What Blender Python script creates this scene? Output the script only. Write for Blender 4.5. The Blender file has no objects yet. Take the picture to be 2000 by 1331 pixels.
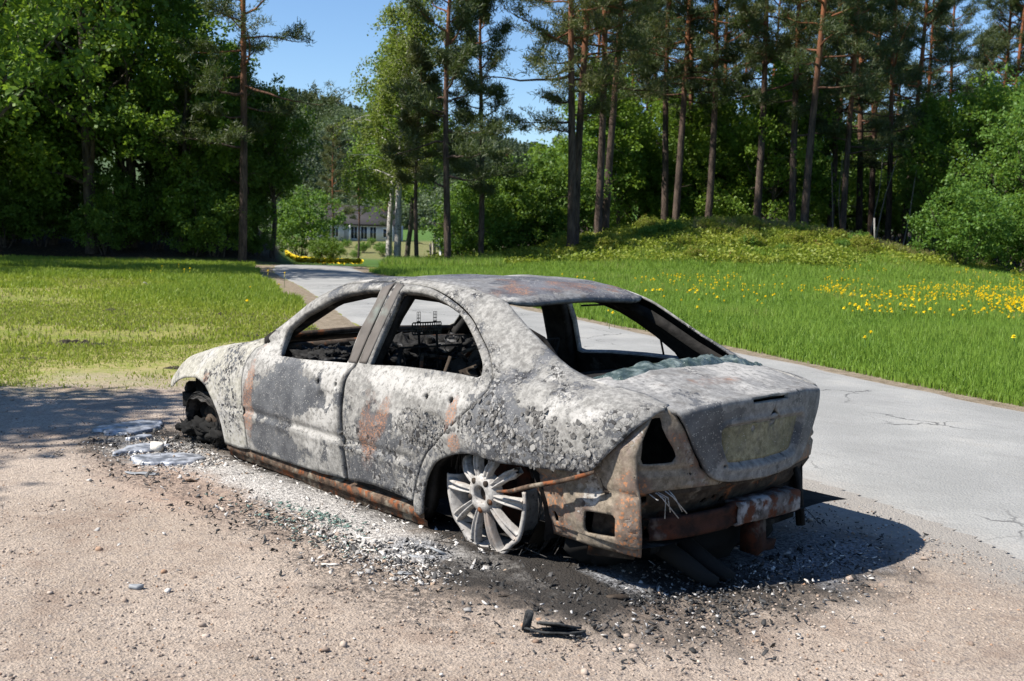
import bpy, math, random
import numpy as np
from mathutils import Vector, Matrix, noise as mnoise
from mathutils.geometry import delaunay_2d_cdt

scene = bpy.context.scene
COL = scene.collection
random.seed(7)
RNG = np.random.default_rng(7)

# ------------------------------------------------------------------ camera
CAM = np.array([-3.8613, 3.9627, 1.4842])
FWD = np.array([0.75171, -0.65187, -0.09999])
RGT = np.array([-0.65302, -0.75692, 0.02535])
UPV = np.array([0.09221, -0.04624, 0.99467])
cd = bpy.data.cameras.new("camera")
cam = bpy.data.objects.new("camera", cd)
COL.objects.link(cam)
cam.matrix_world = Matrix(((RGT[0], UPV[0], -FWD[0], CAM[0]), (RGT[1], UPV[1], -FWD[1], CAM[1]),
                           (RGT[2], UPV[2], -FWD[2], CAM[2]), (0, 0, 0, 1)))
cd.sensor_width = 36.0
cd.lens = 39.23
cd.clip_start = 0.05
cd.clip_end = 6000
cd.dof.use_dof = True
cd.dof.focus_distance = 6.2
cd.dof.aperture_fstop = 5.6
scene.camera = cam
HF = np.array([FWD[0], FWD[1]]); HF /= np.linalg.norm(HF)      # horizontal forward / right
HR = np.array([HF[1], -HF[0]])

def at(u, w):
    """metres ahead of and to the right of the photographer's feet -> world x, y"""
    return CAM[0] + HF[0] * u + HR[0] * w, CAM[1] + HF[1] * u + HR[1] * w

# ------------------------------------------------------------------ light
TOSUN = Vector((0.35, 0.75, 1.0)).normalized()
ELEV = math.asin(TOSUN.z)
world = bpy.data.worlds.new("World")
scene.world = world
world.use_nodes = True
wn = world.node_tree
bg = wn.nodes["Background"]
sky = wn.nodes.new("ShaderNodeTexSky")
sky.sky_type = 'NISHITA'
sky.sun_disc = False
sky.sun_elevation = ELEV
sky.sun_rotation = math.atan2(TOSUN.x, TOSUN.y)
sky.air_density = 1.0
sky.dust_density = 0.0
sky.ozone_density = 7.0
wn.links.new(sky.outputs[0], bg.inputs[0])
bg.inputs[1].default_value = 0.085
sl = bpy.data.lights.new("sun", 'SUN')
sl.energy = 5.0
sl.angle = math.radians(0.5)
sl.color = (1.0, 0.95, 0.87)
so = bpy.data.objects.new("sun", sl)
COL.objects.link(so)
so.rotation_euler = TOSUN.to_track_quat('Z', 'Y').to_euler()
so.location = (0, 0, 60)
vs = scene.view_settings
vs.view_transform = 'Standard'
vs.look = 'None'
vs.exposure = 0.92
vs.gamma = 1.0
vs.use_curve_mapping = False
scene.render.engine = 'CYCLES'
scene.cycles.max_bounces = 6
scene.cycles.transparent_max_bounces = 4

# ------------------------------------------------------------------ small node language
class G:
    def __init__(s, name):
        s.m = bpy.data.materials.new(name)
        s.m.use_nodes = True
        s.t = s.m.node_tree
        s.b = s.t.nodes["Principled BSDF"]
        s.out = s.t.nodes["Material Output"]
        s.tc = s.t.nodes.new("ShaderNodeTexCoord")
        s.P = s.tc.outputs["Object"]
    def _in(s, sock, v):
        if v is None:
            return
        if isinstance(v, (int, float)):
            sock.default_value = v
        elif isinstance(v, tuple):
            if len(v) == 3 and sock.type == 'RGBA':
                v = v + (1.0,)
            sock.default_value = v
        else:
            s.t.links.new(v, sock)
    def math(s, op, a, b=None, c=None, clamp=False):
        n = s.t.nodes.new("ShaderNodeMath"); n.operation = op; n.use_clamp = clamp
        s._in(n.inputs[0], a); s._in(n.inputs[1], b); s._in(n.inputs[2], c)
        return n.outputs[0]
    def add(s, a, b): return s.math('ADD', a, b)
    def sub(s, a, b): return s.math('SUBTRACT', a, b)
    def mul(s, a, b): return s.math('MULTIPLY', a, b)
    def mx(s, a, b): return s.math('MAXIMUM', a, b)
    def noise(s, scale, detail=5, rough=.55, vec=None, col=False, dist=0.0):
        n = s.t.nodes.new("ShaderNodeTexNoise")
        s._in(n.inputs["Vector"], vec or s.P)
        n.inputs["Scale"].default_value = scale; n.inputs["Detail"].default_value = detail
        n.inputs["Roughness"].default_value = rough; n.inputs["Distortion"].default_value = dist
        return n.outputs["Color" if col else "Fac"]
    def vor(s, scale, feature='F1', vec=None, rand=1.0):
        n = s.t.nodes.new("ShaderNodeTexVoronoi"); n.feature = feature
        s._in(n.inputs["Vector"], vec or s.P)
        n.inputs["Scale"].default_value = scale; n.inputs["Randomness"].default_value = rand
        return n
    def step(s, v, a, b, lo=0.0, hi=1.0):
        n = s.t.nodes.new("ShaderNodeMapRange"); n.interpolation_type = 'SMOOTHSTEP'
        s._in(n.inputs[0], v)
        n.inputs[1].default_value = a; n.inputs[2].default_value = b
        n.inputs[3].default_value = lo; n.inputs[4].default_value = hi
        return n.outputs[0]
    def mix(s, f, a, b):
        n = s.t.nodes.new("ShaderNodeMix"); n.data_type = 'RGBA'
        s._in(n.inputs[0], f); s._in(n.inputs[6], a); s._in(n.inputs[7], b)
        return n.outputs[2]
    def vadd(s, a, b, op='ADD'):
        n = s.t.nodes.new("ShaderNodeVectorMath"); n.operation = op
        s._in(n.inputs[0], a); s._in(n.inputs[1], b)
        return n.outputs[0]
    def vscale(s, a, k):
        n = s.t.nodes.new("ShaderNodeVectorMath"); n.operation = 'SCALE'
        s._in(n.inputs[0], a); n.inputs[3].default_value = k
        return n.outputs[0]
    def warp(s, amp, scale, detail=2):
        c = s.noise(scale, detail, col=True)
        return s.vadd(s.P, s.vscale(s.vadd(c, (.5, .5, .5), 'SUBTRACT'), amp))
    def xyz(s, v=None):
        n = s.t.nodes.new("ShaderNodeSeparateXYZ"); s._in(n.inputs[0], v or s.P)
        return n.outputs
    def attr(s, name):
        n = s.t.nodes.new("ShaderNodeAttribute"); n.attribute_name = name
        return n.outputs["Fac"]
    def rnd(s):
        n = s.t.nodes.new("ShaderNodeObjectInfo"); return n.outputs["Random"]
    def bump(s, h, dist, strength=1.0):
        n = s.t.nodes.new("ShaderNodeBump"); n.inputs["Strength"].default_value = strength
        n.inputs["Distance"].default_value = dist; s._in(n.inputs["Height"], h)
        s.t.links.new(n.outputs[0], s.b.inputs["Normal"])
        return n.outputs[0]
    def base(s, c, rough=.85, spec=.3, metal=0.0):
        s._in(s.b.inputs["Base Color"], c); s._in(s.b.inputs["Roughness"], rough)
        s._in(s.b.inputs["Specular IOR Level"], spec); s._in(s.b.inputs["Metallic"], metal)
        return s.m
    def ellipse(s, cx, cz, rx, rz, soft=.5, axes=(0, 2), amp=1.0, nscale=7, rot=0.0):
        """noisy-edged elliptical patch of a stain, 0..1"""
        o = s.xyz()
        a = s.sub(o[axes[0]], cx); b = s.sub(o[axes[1]], cz)
        if rot:
            c, k = math.cos(rot), math.sin(rot)
            a, b = s.add(s.mul(a, c), s.mul(b, k)), s.sub(s.mul(b, c), s.mul(a, k))
        a = s.mul(a, 1 / rx); b = s.mul(b, 1 / rz)
        d = s.math('SQRT', s.add(s.mul(a, a), s.mul(b, b)))
        d = s.add(d, s.mul(s.sub(s.noise(nscale, 6, .65), .5), 1.6 * amp))
        return s.step(d, 1 - soft * .5, 1 + soft * .5, 1.0, 0.0)

# ------------------------------------------------------------------ mesh helpers
def link(name, me, mat=None, parent=None):
    o = bpy.data.objects.new(name, me); COL.objects.link(o)
    for m in (mat if isinstance(mat, (list, tuple)) else [mat] if mat else []):
        me.materials.append(m)
    if parent: o.parent = parent
    return o

def np_mesh(name, V, F, smooth=False, attr=None):
    """fast mesh from an (n,3) array and one or several (m,k) face arrays"""
    me = bpy.data.meshes.new(name)
    Fs = [np.asarray(f, np.int32) for f in (F if isinstance(F, list) else [F]) if len(f)]
    V = np.asarray(V, np.float32)
    me.vertices.add(len(V)); me.vertices.foreach_set("co", V.ravel())
    nl = sum(f.size for f in Fs); nf = sum(len(f) for f in Fs)
    me.loops.add(nl); me.polygons.add(nf)
    me.loops.foreach_set("vertex_index", np.concatenate([f.ravel() for f in Fs]))
    tot = np.concatenate([np.full(len(f), f.shape[1], np.int32) for f in Fs])
    st = np.concatenate([[0], np.cumsum(tot)[:-1]]).astype(np.int32)
    me.polygons.foreach_set("loop_start", st)
    try: me.polygons.foreach_set("loop_total", tot)
    except Exception: pass
    if smooth: me.polygons.foreach_set("use_smooth", np.ones(nf, bool))
    if attr:
        for k, a in attr.items():
            at_ = me.attributes.new(k, 'FLOAT', 'POINT'); at_.data.foreach_set("value", np.asarray(a, np.float32))
    me.update(calc_edges=True); me.validate()
    return me

class MB:
    """collects simple shapes into one mesh"""
    def __init__(s): s.v = []; s.f = {}; s.n = 0
    def put(s, V, F):
        V = np.asarray(V, float); s.v.append(V)
        for f in (F if isinstance(F, list) and np.ndim(F[0]) == 2 else [F]):
            f = np.asarray(f, int)
            if len(f): s.f.setdefault(f.shape[1], []).append(f + s.n)
        s.n += len(V); return s
    def box(s, c, size, rot=None, jit=0.0):
        V = np.array([[x, y, z] for x in (-.5, .5) for y in (-.5, .5) for z in (-.5, .5)]) * np.array(size)
        if jit: V += RNG.normal(0, jit, V.shape)
        if rot is not None: V = V @ np.array(rot).T
        return s.put(V + np.array(c), [[0, 1, 3, 2], [4, 6, 7, 5], [0, 4, 5, 1], [2, 3, 7, 6], [0, 2, 6, 4], [1, 5, 7, 3]])
    def tube(s, pts, rad, n=8, caps=True):
        V, F = tube(pts, rad, n)
        k = len(np.atleast_2d(pts))
        s.put(V, F)
        if caps:
            s.f.setdefault(n, []).append(np.array([list(range(n))[::-1]]) + s.n - len(V))
            s.f.setdefault(n, []).append(np.array([list(range((k - 1) * n, k * n))]) + s.n - len(V))
        return s
    def grid(s, P, close_u=False):
        a, b = P.shape[:2]
        return s.put(P.reshape(-1, 3), gridf(a, b, close_u))
    def mesh(s, name, smooth=False):
        return np_mesh(name, np.concatenate(s.v), [np.concatenate(x) for x in s.f.values()], smooth)
    def build(s, name, mat, parent=None, smooth=False):
        return link(name, s.mesh(name, smooth), mat, parent)

def gridf(a, b, close_u=False):
    i, j = np.meshgrid(np.arange(a if close_u else a - 1), np.arange(b - 1), indexing='ij')
    i2 = (i + 1) % a
    return np.stack([i * b + j, i2 * b + j, i2 * b + j + 1, i * b + j + 1], -1).reshape(-1, 4)

def tube(pts, rad, n=8):
    p = np.asarray(pts, float); k = len(p)
    r = np.broadcast_to(np.asarray(rad, float), (k,))
    t = np.gradient(p, axis=0); t /= np.linalg.norm(t, axis=1, keepdims=True) + 1e-9
    ref = np.array([0, 0, 1.0]) if abs(t[:, 2]).mean() < .8 else np.array([1.0, 0, 0])
    a = np.cross(t, ref); a /= np.linalg.norm(a, axis=1, keepdims=True) + 1e-9
    b = np.cross(t, a)
    th = np.linspace(0, 2 * np.pi, n, endpoint=False)
    V = p[:, None] + r[:, None, None] * (np.cos(th)[None, :, None] * a[:, None] + np.sin(th)[None, :, None] * b[:, None])
    i, j = np.meshgrid(np.arange(k - 1), np.arange(n), indexing='ij'); j2 = (j + 1) % n
    F = np.stack([i * n + j, i * n + j2, (i + 1) * n + j2, (i + 1) * n + j], -1).reshape(-1, 4)
    return V.reshape(-1, 3), F

def tag(o, label=None, cat=None, group=None, kind=None):
    if label: o["label"] = label
    if cat: o["category"] = cat
    if group: o["group"] = group
    if kind: o["kind"] = kind
    return o
def empty(name, loc=(0, 0, 0), rz=0.0):
    o = bpy.data.objects.new(name, None); o.location = loc; o.rotation_euler = (0, 0, rz)
    o.empty_display_size = .2
    COL.objects.link(o); return o

def cr(pts, step=.02, closed=False):
    """Catmull-Rom through 2-D points, resampled"""
    p = np.asarray(pts, float); n = len(p); out = []
    for i in range(n if closed else n - 1):
        if closed: a, b, c, d = p[i - 1], p[i], p[(i + 1) % n], p[(i + 2) % n]
        else: a, b, c, d = p[max(i - 1, 0)], p[i], p[i + 1], p[min(i + 2, n - 1)]
        k = max(1, int(math.ceil(np.linalg.norm(c - b) / step)))
        for t in np.arange(k) / k:
            out.append(.5 * (2 * b + (c - a) * t + (2 * a - 5 * b + 4 * c - d) * t * t + (3 * b - a - 3 * c + d) * t ** 3))
    if not closed: out.append(p[-1])
    return np.array(out)

def inpoly(P, poly):
    x, y = P[:, 0], P[:, 1]; r = np.zeros(len(P), bool); q = np.roll(poly, 1, 0)
    for (x1, y1), (x2, y2) in zip(poly, q):
        if y1 == y2: continue
        c = ((y1 > y) != (y2 > y)); r ^= c & (x < (x2 - x1) * (y - y1) / (y2 - y1) + x1)
    return r
def pdist(P, poly):
    d = np.full(len(P), 1e9); q = np.roll(poly, -1, 0)
    for a, b in zip(poly, q):
        ab = b - a; L = ab @ ab
        if L < 1e-14: continue
        t = np.clip(((P - a) @ ab) / L, 0, 1)
        d = np.minimum(d, np.linalg.norm(P - a - t[:, None] * ab, axis=1))
    return d
def inset(poly, d):
    p = np.asarray(poly, float); e = np.roll(p, -1, 0) - p
    n = np.stack([-e[:, 1], e[:, 0]], 1); n /= np.linalg.norm(n, axis=1, keepdims=True) + 1e-12
    area = np.sum(p[:, 0] * np.roll(p[:, 1], -1) - np.roll(p[:, 0], -1) * p[:, 1])
    if area < 0: n = -n
    m = n + np.roll(n, 1, 0); m /= np.linalg.norm(m, axis=1, keepdims=True) + 1e-12
    return p + m * d
def dedupe(p, eps=2e-3):
    out = [p[0]]
    for q in p[1:]:
        if np.linalg.norm(q - out[-1]) > eps: out.append(q)
    if np.linalg.norm(out[0] - out[-1]) < eps: out.pop()
    return np.array(out)
def mesh2d(outer, holes, step):
    """triangulated interior of an outline with holes; fine grid inside"""
    outer = dedupe(np.asarray(outer, float)); holes = [dedupe(np.asarray(h, float)) for h in holes]
    lo, hi = outer.min(0), outer.max(0)
    gx = np.arange(lo[0], hi[0], step); gy = np.arange(lo[1], hi[1], step * .866)
    X, Y = np.meshgrid(gx, gy); X = X + (np.arange(len(gy)) % 2)[:, None] * step * .5
    P = np.stack([X.ravel(), Y.ravel()], 1)
    k = inpoly(P, outer) & (pdist(P, outer) > step * .55)
    for h in holes: k &= ~inpoly(P, h) & (pdist(P, h) > step * .4)
    P = P[k]
    co = []; ed = []
    for lp in [outer] + holes:
        s0 = len(co); co += [Vector(q) for q in lp]
        ed += [(s0 + i, s0 + (i + 1) % len(lp)) for i in range(len(lp))]
    co += [Vector(q) for q in P]
    v, e, f, *_ = delaunay_2d_cdt(co, ed, [], 0, 1e-5)
    V = np.array([tuple(q) for q in v]); F = np.array([t for t in f if len(t) == 3])
    c = V[F].mean(1); k = inpoly(c, outer)
    for h in holes: k &= ~inpoly(c, h)
    F = F[k]; used = np.unique(F); mp = -np.ones(len(V), int); mp[used] = np.arange(len(used))
    return V[used], mp[F]
def vnoise(P, scale, seed=0.0, octv=3):
    """vectorised smooth value noise, -1..1"""
    P = np.asarray(P, float) * scale + seed; tot = 0; amp = 1; nrm = 0
    for o in range(octv):
        i = np.floor(P).astype(np.int64); f = P - i; f = f * f * (3 - 2 * f); r = 0
        for dx in (0, 1):
            for dy in (0, 1):
                for dz in (0, 1):
                    h = ((i[..., 0] + dx) * 374761393 + (i[..., 1] + dy) * 668265263 + (i[..., 2] + dz) * 2147483647 + o * 97) & 0xffffffff
                    h = ((h ^ (h >> 13)) * 1274126177) & 0xffffffff; h = (h ^ (h >> 16)) & 0xffff
                    w = (f[..., 0] if dx else 1 - f[..., 0]) * (f[..., 1] if dy else 1 - f[..., 1]) * (f[..., 2] if dz else 1 - f[..., 2])
                    r = r + w * (h / 32767.5 - 1)
        tot = tot + r * amp; nrm += amp; amp *= .5; P = P * 2.03 + 11.7
    return tot / nrm
def pchip(xs, ys, x):
    xs=np.asarray(xs,float); ys=np.asarray(ys,float); x=np.asarray(x,float)
    h=np.diff(xs); d=np.diff(ys)/h; m=np.zeros_like(ys)
    for i in range(1,len(xs)-1):
        if d[i-1]*d[i]>0:
            w1=2*h[i]+h[i-1]; w2=h[i]+2*h[i-1]; m[i]=(w1+w2)/(w1/d[i-1]+w2/d[i])
    m[0]=d[0]; m[-1]=d[-1]
    i=np.clip(np.searchsorted(xs,x)-1,0,len(xs)-2); t=(x-xs[i])/h[i]
    t2=t*t; t3=t2*t
    return ys[i]*(2*t3-3*t2+1)+h[i]*m[i]*(t3-2*t2+t)+ys[i+1]*(-2*t3+3*t2)+h[i]*m[i+1]*(t3-t2)
XS=[-.95,-.85,-.75,-.65,-.45,-.2,.05,.2,.45,.7,1.0,1.4,1.7,1.9,2.05,2.3,2.7,3.05,3.25,3.42]
KY=[[0.6,0.72,0.77,0.79,0.815,0.825,0.83,0.832,0.835,0.835,0.835,0.835,0.835,0.835,0.835,0.835,0.83,0.81,0.78,0.7],[0.627,0.75,0.805,0.825,0.85,0.86,0.862,0.862,0.864,0.864,0.864,0.864,0.863,0.862,0.862,0.862,0.858,0.835,0.81,0.74],[0.635,0.76,0.815,0.835,0.855,0.866,0.867,0.866,0.866,0.865,0.865,0.864,0.863,0.862,0.862,0.86,0.856,0.832,0.812,0.755],[0.616,0.737,0.79,0.81,0.828,0.835,0.837,0.837,0.836,0.834,0.832,0.83,0.828,0.826,0.825,0.825,0.815,0.79,0.785,0.75],[0.58,0.69,0.74,0.745,0.75,0.757,0.767,0.772,0.776,0.777,0.777,0.78,0.784,0.785,0.78,0.765,0.755,0.735,0.745,0.73],[0.56,0.65,0.68,0.69,0.685,0.685,0.672,0.668,0.675,0.685,0.69,0.69,0.71,0.745,0.745,0.72,0.715,0.69,0.71,0.7],[0.545,0.585,0.6,0.605,0.608,0.57,0.535,0.522,0.53,0.545,0.555,0.57,0.61,0.66,0.7,0.67,0.66,0.64,0.65,0.65],[0.3,0.3,0.3,0.3,0.3,0.3,0.3,0.3,0.3,0.3,0.3,0.3,0.31,0.33,0.35,0.35,0.35,0.33,0.32,0.31],[0.0,0.0,0.0,0.0,0.0,0.0,0.0,0.0,0.0,0.0,0.0,0.0,0.0,0.0,0.0,0.0,0.0,0.0,0.0,0.0]]
KZ=[[0.27,0.27,0.27,0.27,0.27,0.27,0.27,0.27,0.27,0.27,0.27,0.27,0.27,0.27,0.27,0.27,0.27,0.27,0.27,0.27],[0.5,0.5,0.5,0.5,0.5,0.5,0.5,0.5,0.5,0.5,0.5,0.5,0.5,0.5,0.5,0.5,0.5,0.49,0.47,0.45],[0.68,0.68,0.68,0.68,0.68,0.68,0.68,0.68,0.68,0.68,0.68,0.68,0.68,0.68,0.68,0.67,0.65,0.59,0.545,0.49],[0.87,0.87,0.87,0.87,0.86,0.855,0.85,0.848,0.845,0.84,0.84,0.84,0.84,0.838,0.83,0.8,0.755,0.69,0.62,0.545],[0.939,0.939,0.944,0.956,0.969,0.98,0.975,0.972,0.965,0.955,0.945,0.925,0.912,0.905,0.91,0.9,0.84,0.765,0.69,0.59],[0.955,0.965,0.975,0.985,1.0,1.028,1.11,1.145,1.165,1.16,1.15,1.12,1.052,0.977,0.945,0.925,0.868,0.79,0.721,0.615],[0.96,0.979,0.994,1.004,1.027,1.121,1.243,1.305,1.348,1.367,1.369,1.341,1.249,1.124,1.024,0.94,0.88,0.805,0.746,0.655],[0.99,1.012,1.028,1.04,1.07,1.151,1.278,1.338,1.376,1.39,1.388,1.363,1.278,1.168,1.07,0.955,0.905,0.84,0.786,0.715],[0.995,1.018,1.034,1.047,1.08,1.171,1.298,1.353,1.391,1.405,1.401,1.377,1.293,1.183,1.085,0.965,0.915,0.855,0.801,0.73]]
def S(x,v):
    x=np.clip(np.asarray(x,float),XS[0],XS[-1]); v=np.asarray(v,float)
    x,v=np.broadcast_arrays(x,v)
    Y=np.stack([pchip(XS,k,x) for k in KY]); Z=np.stack([pchip(XS,k,x) for k in KZ])
    Y=np.concatenate([Y[:1]+(Y[:1]-Y[1:2])*.6,Y,-Y[-2:-1]]); Z=np.concatenate([Z[:1]+(Z[:1]-Z[1:2])*.6,Z,Z[-2:-1]])
    i=np.clip(np.floor(v).astype(int),0,7); t=v-i
    def cr(A):
        g=lambda o:np.take_along_axis(A,(i+o)[None],0)[0]
        a,b,c,d=g(0),g(1),g(2),g(3)
        return .5*(2*b+(c-a)*t+(2*a-5*b+4*c-d)*t*t+(3*b-a-3*c+d)*t**3)
    return np.stack([x,cr(Y),cr(Z)],-1)
def SN(x,v,e=1e-3):
    a=S(x+e,v)-S(x-e,v); b=S(x,v+e)-S(x,v-e); n=np.cross(b,a)
    n/=np.linalg.norm(n,axis=-1,keepdims=True)+1e-12
    return n
WZ=[.2,.28,.5,.68,.8,.87,.93,.975,1.0]; WW=[.78,.79,.825,.835,.83,.81,.775,.735,.70]
FT=[0,.4,.6,.75,.85,.92,.97,1.0,1.1]; FX=[-1.035,-1.02,-1.0,-.955,-.90,-.84,-.77,-.68,-.5]
def R(y,z):
    y=np.asarray(y,float);z=np.asarray(z,float)
    w=np.interp(z,WZ,WW); x=pchip(FT,FX,np.clip(np.abs(y)/w,0,1.1))
    x=x+.03*np.clip((.97-z)/.3,0,1.5)
    return np.stack([x,y,z],-1)
# ------------------------------------------------------------------ materials of the wreck
DZ = -0.18          # body measured 0.18 m above its own datum: ground is z = 0

def burnt(name, bias=0.0, flake=.45, rust=.40, white=.5, ash=((.132, .128, .120), (.315, .304, .284)), steel=((.052, .054, .060), (.108, .110, .115)),
          patches=(), fl_scale=52, bumpd=.006, axes=(0, 2)):
    """scorched car paint: ash crust flaking off blue-grey steel, white specks, rust blooms"""
    g = G(name)
    hw = g.vscale(g.vadd(g.noise(75, 3, col=True), (.5, .5, .5), 'SUBTRACT'), .016)
    W = g.vadd(g.warp(.05, 9), hw)
    big = g.noise(2.0, 12, .68); fine = g.noise(34, 8, .74); med = g.noise(11, 7, .66); grit = g.noise(120, 3, .7)
    st = g.add(big, bias); fm = g.add(g.noise(4.3, 7, .66), flake - .5); ru = g.add(g.noise(5.5, 8, .68), rust - .5)
    wh = g.add(g.noise(2.9, 10, .68), white - .5)
    yel = None
    for kind, cx, cz, rx, rz, amt in patches:
        e = g.mul(g.ellipse(cx, cz, rx, rz, 1.1, axes), amt)
        if kind == 's': st = g.add(st, e)
        if kind == 'f': fm = g.add(fm, e)
        if kind == 'r': ru = g.add(ru, e)
        if kind == 'w': wh = g.add(wh, e)
        if kind == 'y': yel = e
    vc = g.vor(fl_scale, 'F1', W); ve = g.vor(fl_scale, 'DISTANCE_TO_EDGE', W)
    rc = g.xyz(vc.outputs["Color"])
    edge = ve.outputs["Distance"]
    flk = g.step(fm, .49, .60)
    small = g.vor(fl_scale * 2.1, 'F1', W); sd = small.outputs["Distance"]; sr = g.xyz(small.outputs["Color"])
    # ash layer: mottled grey with gritty dark grains
    ashc = g.mix(g.step(fine, .32, .70), ash[0], ash[1])
    ashc = g.mix(g.mul(g.step(med, .48, .70), .75), ashc, (.115, .108, .10))
    ashc = g.mix(g.mul(g.step(wh, .53, .67), g.step(fine, .34, .56)), ashc, g.mix(med, (.26, .25, .235), (.46, .445, .42)))
    ashc = g.mix(g.mul(g.step(grit, .58, .70), .45), ashc, (.065, .060, .056))
    # bare steel
    stc = g.mix(g.step(g.noise(7, 6, .62), .35, .65), steel[0], steel[1])
    stc = g.mix(g.mul(g.step(grit, .57, .68), .55), stc, (.17, .165, .155))
    spk = g.mul(g.step(sd, .34, .24), g.step(sr[0], .70, .74))
    stc = g.mix(spk, stc, (.33, .32, .30))
    smask = g.step(g.add(st, g.mul(g.sub(fine, .5), .24)), .505, .535)
    gone = g.mul(flk, g.step(g.add(rc[0], g.mul(g.sub(med, .5), .8)), .62, .68)); lift = g.mul(flk, g.step(rc[1], .55, .62))
    smask2 = g.math('MINIMUM', g.mx(smask, gone), 1.0)
    col = g.mix(smask2, ashc, stc)
    col = g.mix(g.mul(lift, g.mul(.6, g.sub(1.0, gone))), col, g.mix(rc[2], (.21, .20, .19), (.40, .385, .36)))
    # rust blooms, granular
    rsp = g.step(g.add(g.mul(g.step(sd, .5, .2), .5), g.mul(sr[1], .5)), .44, .60)
    rmask = g.mul(g.step(ru, .62, .72), rsp)
    rb = g.mul(g.step(ru, .54, .70), .40)
    col = g.mix(rb, col, (.17, .10, .075))
    col = g.mix(rmask, col, g.mix(fine, (.24, .10, .048), (.46, .225, .115)))
    if yel is not None: col = g.mix(yel, col, g.mix(fine, (.14, .125, .06), (.33, .30, .17)))
    # cracks and pits
    crack = g.mul(g.step(edge, .075, .02), g.mul(flk, g.step(g.noise(23, 5, .7), .47, .58)))
    pit = g.mul(g.step(g.vor(fl_scale * 1.4, 'F1', W).outputs["Distance"], .20, .11), g.step(g.noise(6.3, 6, .7), .50, .60))
    dark = g.mx(g.mul(crack, .92), g.mul(pit, .85))
    dark = g.mx(dark, g.mul(g.mul(gone, g.step(rc[2], .66, .72)), .85))
    col = g.mix(dark, col, (.018, .016, .015))
    h = g.add(g.mul(g.sub(1.0, smask2), .35), g.add(g.mul(fine, .45), g.mul(g.mul(flk, g.step(edge, 0, .10)), .35)))
    h = g.sub(g.add(h, g.mul(g.mul(lift, rc[2]), .5)), g.mul(dark, .6))
    g.bump(h, bumpd, .9)
    return g.base(col, g.mix(smask2, (.95,) * 3, (.6,) * 3), .25)

def char(name, a=(.006, .0055, .005), b=(.022, .020, .018), c=(.075, .070, .065), rust=.0, rc=((.10, .035, .015), (.24, .09, .035)), scale=14, amt=.6):
    g = G(name)
    n = g.noise(scale, 8, .68); n2 = g.noise(scale * .4, 5, .6)
    col = g.mix(g.step(n, .35, .65), a, b)
    col = g.mix(g.step(n2, amt, amt + .1), col, c)
    if rust:
        col = g.mix(g.step(g.noise(scale * .6, 6, .65), .62 - rust * .3, .72 - rust * .3), col, g.mix(n, rc[0], rc[1]))
    g.bump(n, .006, .8)
    return g.base(col, .9, .2)

M = {}
M['char'] = char('charred_inside')
M['char_brown'] = char('scorched_brown_metal', (.022, .016, .012), (.065, .05, .038), (.18, .15, .115), .22)
M['rust'] = char('rusted_sill_steel', (.028, .020, .015), (.12, .080, .055), (.20, .17, .13), .36, ((.10, .034, .015), (.25, .085, .032)), 24, .53)
M['beam'] = char('rust_red_beam', (.016, .009, .007), (.050, .020, .013), (.09, .07, .06), .3, ((.05, .014, .007), (.085, .026, .012)), 14, .60)
M['tan'] = burnt('scorched_tan_primer', -.03, .46, .52, .50, ((.11, .090, .066), (.29, .24, .185)), ((.10, .07, .055), (.20, .15, .12)),
                 (('r', -.44, .27, .10, .17, .4), ('r', -.88, .26, .07, .22, .28), ('w', -.70, .43, .035, .05, .5)), 30, .004)
M['fender'] = burnt('chalky_cream_paint', -.13, .47, .34, .56, ((.21, .20, .168), (.41, .39, .34)), patches=(('r', 2.66, .50, .05, .05, .3), ('f', 2.35, .55, .3, .25, .06)), fl_scale=60, bumpd=.003)
M['door_grey'] = burnt('door_bare_steel_and_ash', -.03, .40, .40, .52,
    patches=(('s', 1.62, .54, .36, .17, .20), ('s', 1.75, .23, .42, .09, .14), ('r', 2.08, .45, .055, .28, .42), ('w', 1.25, .55, .12, .15, .16), ('w', 1.6, .72, .45, .05, .20), ('w', 1.75, .64, .07, .05, .22), ('w', 1.55, .50, .03, .06, .3), ('w', 1.7, .36, .6, .012, .25)), fl_scale=60)
M['door_ash'] = burnt('door_ash_and_rust', -.05, .50, .42, .50,
    patches=(('r', .80, .45, .10, .16, .30), ('r', .68, .55, .05, .10, .25), ('s', .72, .44, .16, .15, .20), ('r', .15, .55, .035, .16, .36), ('f', .35, .4, .3, .25, .10), ('w', .5, .72, .5, .05, .18), ('w', .7, .36, .5, .012, .25), ('s', .9, .25, .25, .08, .14)))
M['quarter'] = burnt('crusted_ash_paint', -.04, .485, .37, .43,
    patches=(('f', -.22, .56, .26, .13, .22), ('f', -.05, .80, .16, .09, .12), ('s', -.32, .58, .16, .14, .14), ('s', -.45, .47, .30, .10, .16), ('w', -.62, .74, .22, .06, .12), ('w', .15, .75, .07, .06, .10),
             ('r', .10, .50, .05, .05, .32), ('r', -.1, .5, .25, .03, .12), ('w', .9, 1.17, 1.4, .035, .16)), fl_scale=62, bumpd=.0045)
M['roof'] = burnt('roof_blue_grey_and_rust', .02, .44, .40, .45, ((.10, .10, .103), (.22, .218, .22)), ((.062, .062, .070), (.125, .125, .135)),
    patches=(('r', .33, -.05, .16, .50, .22), ('r', .55, .25, .10, .1, .14), ('w', .2, .5, .06, .1, .2)), axes=(0, 1), bumpd=.004)
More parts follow.
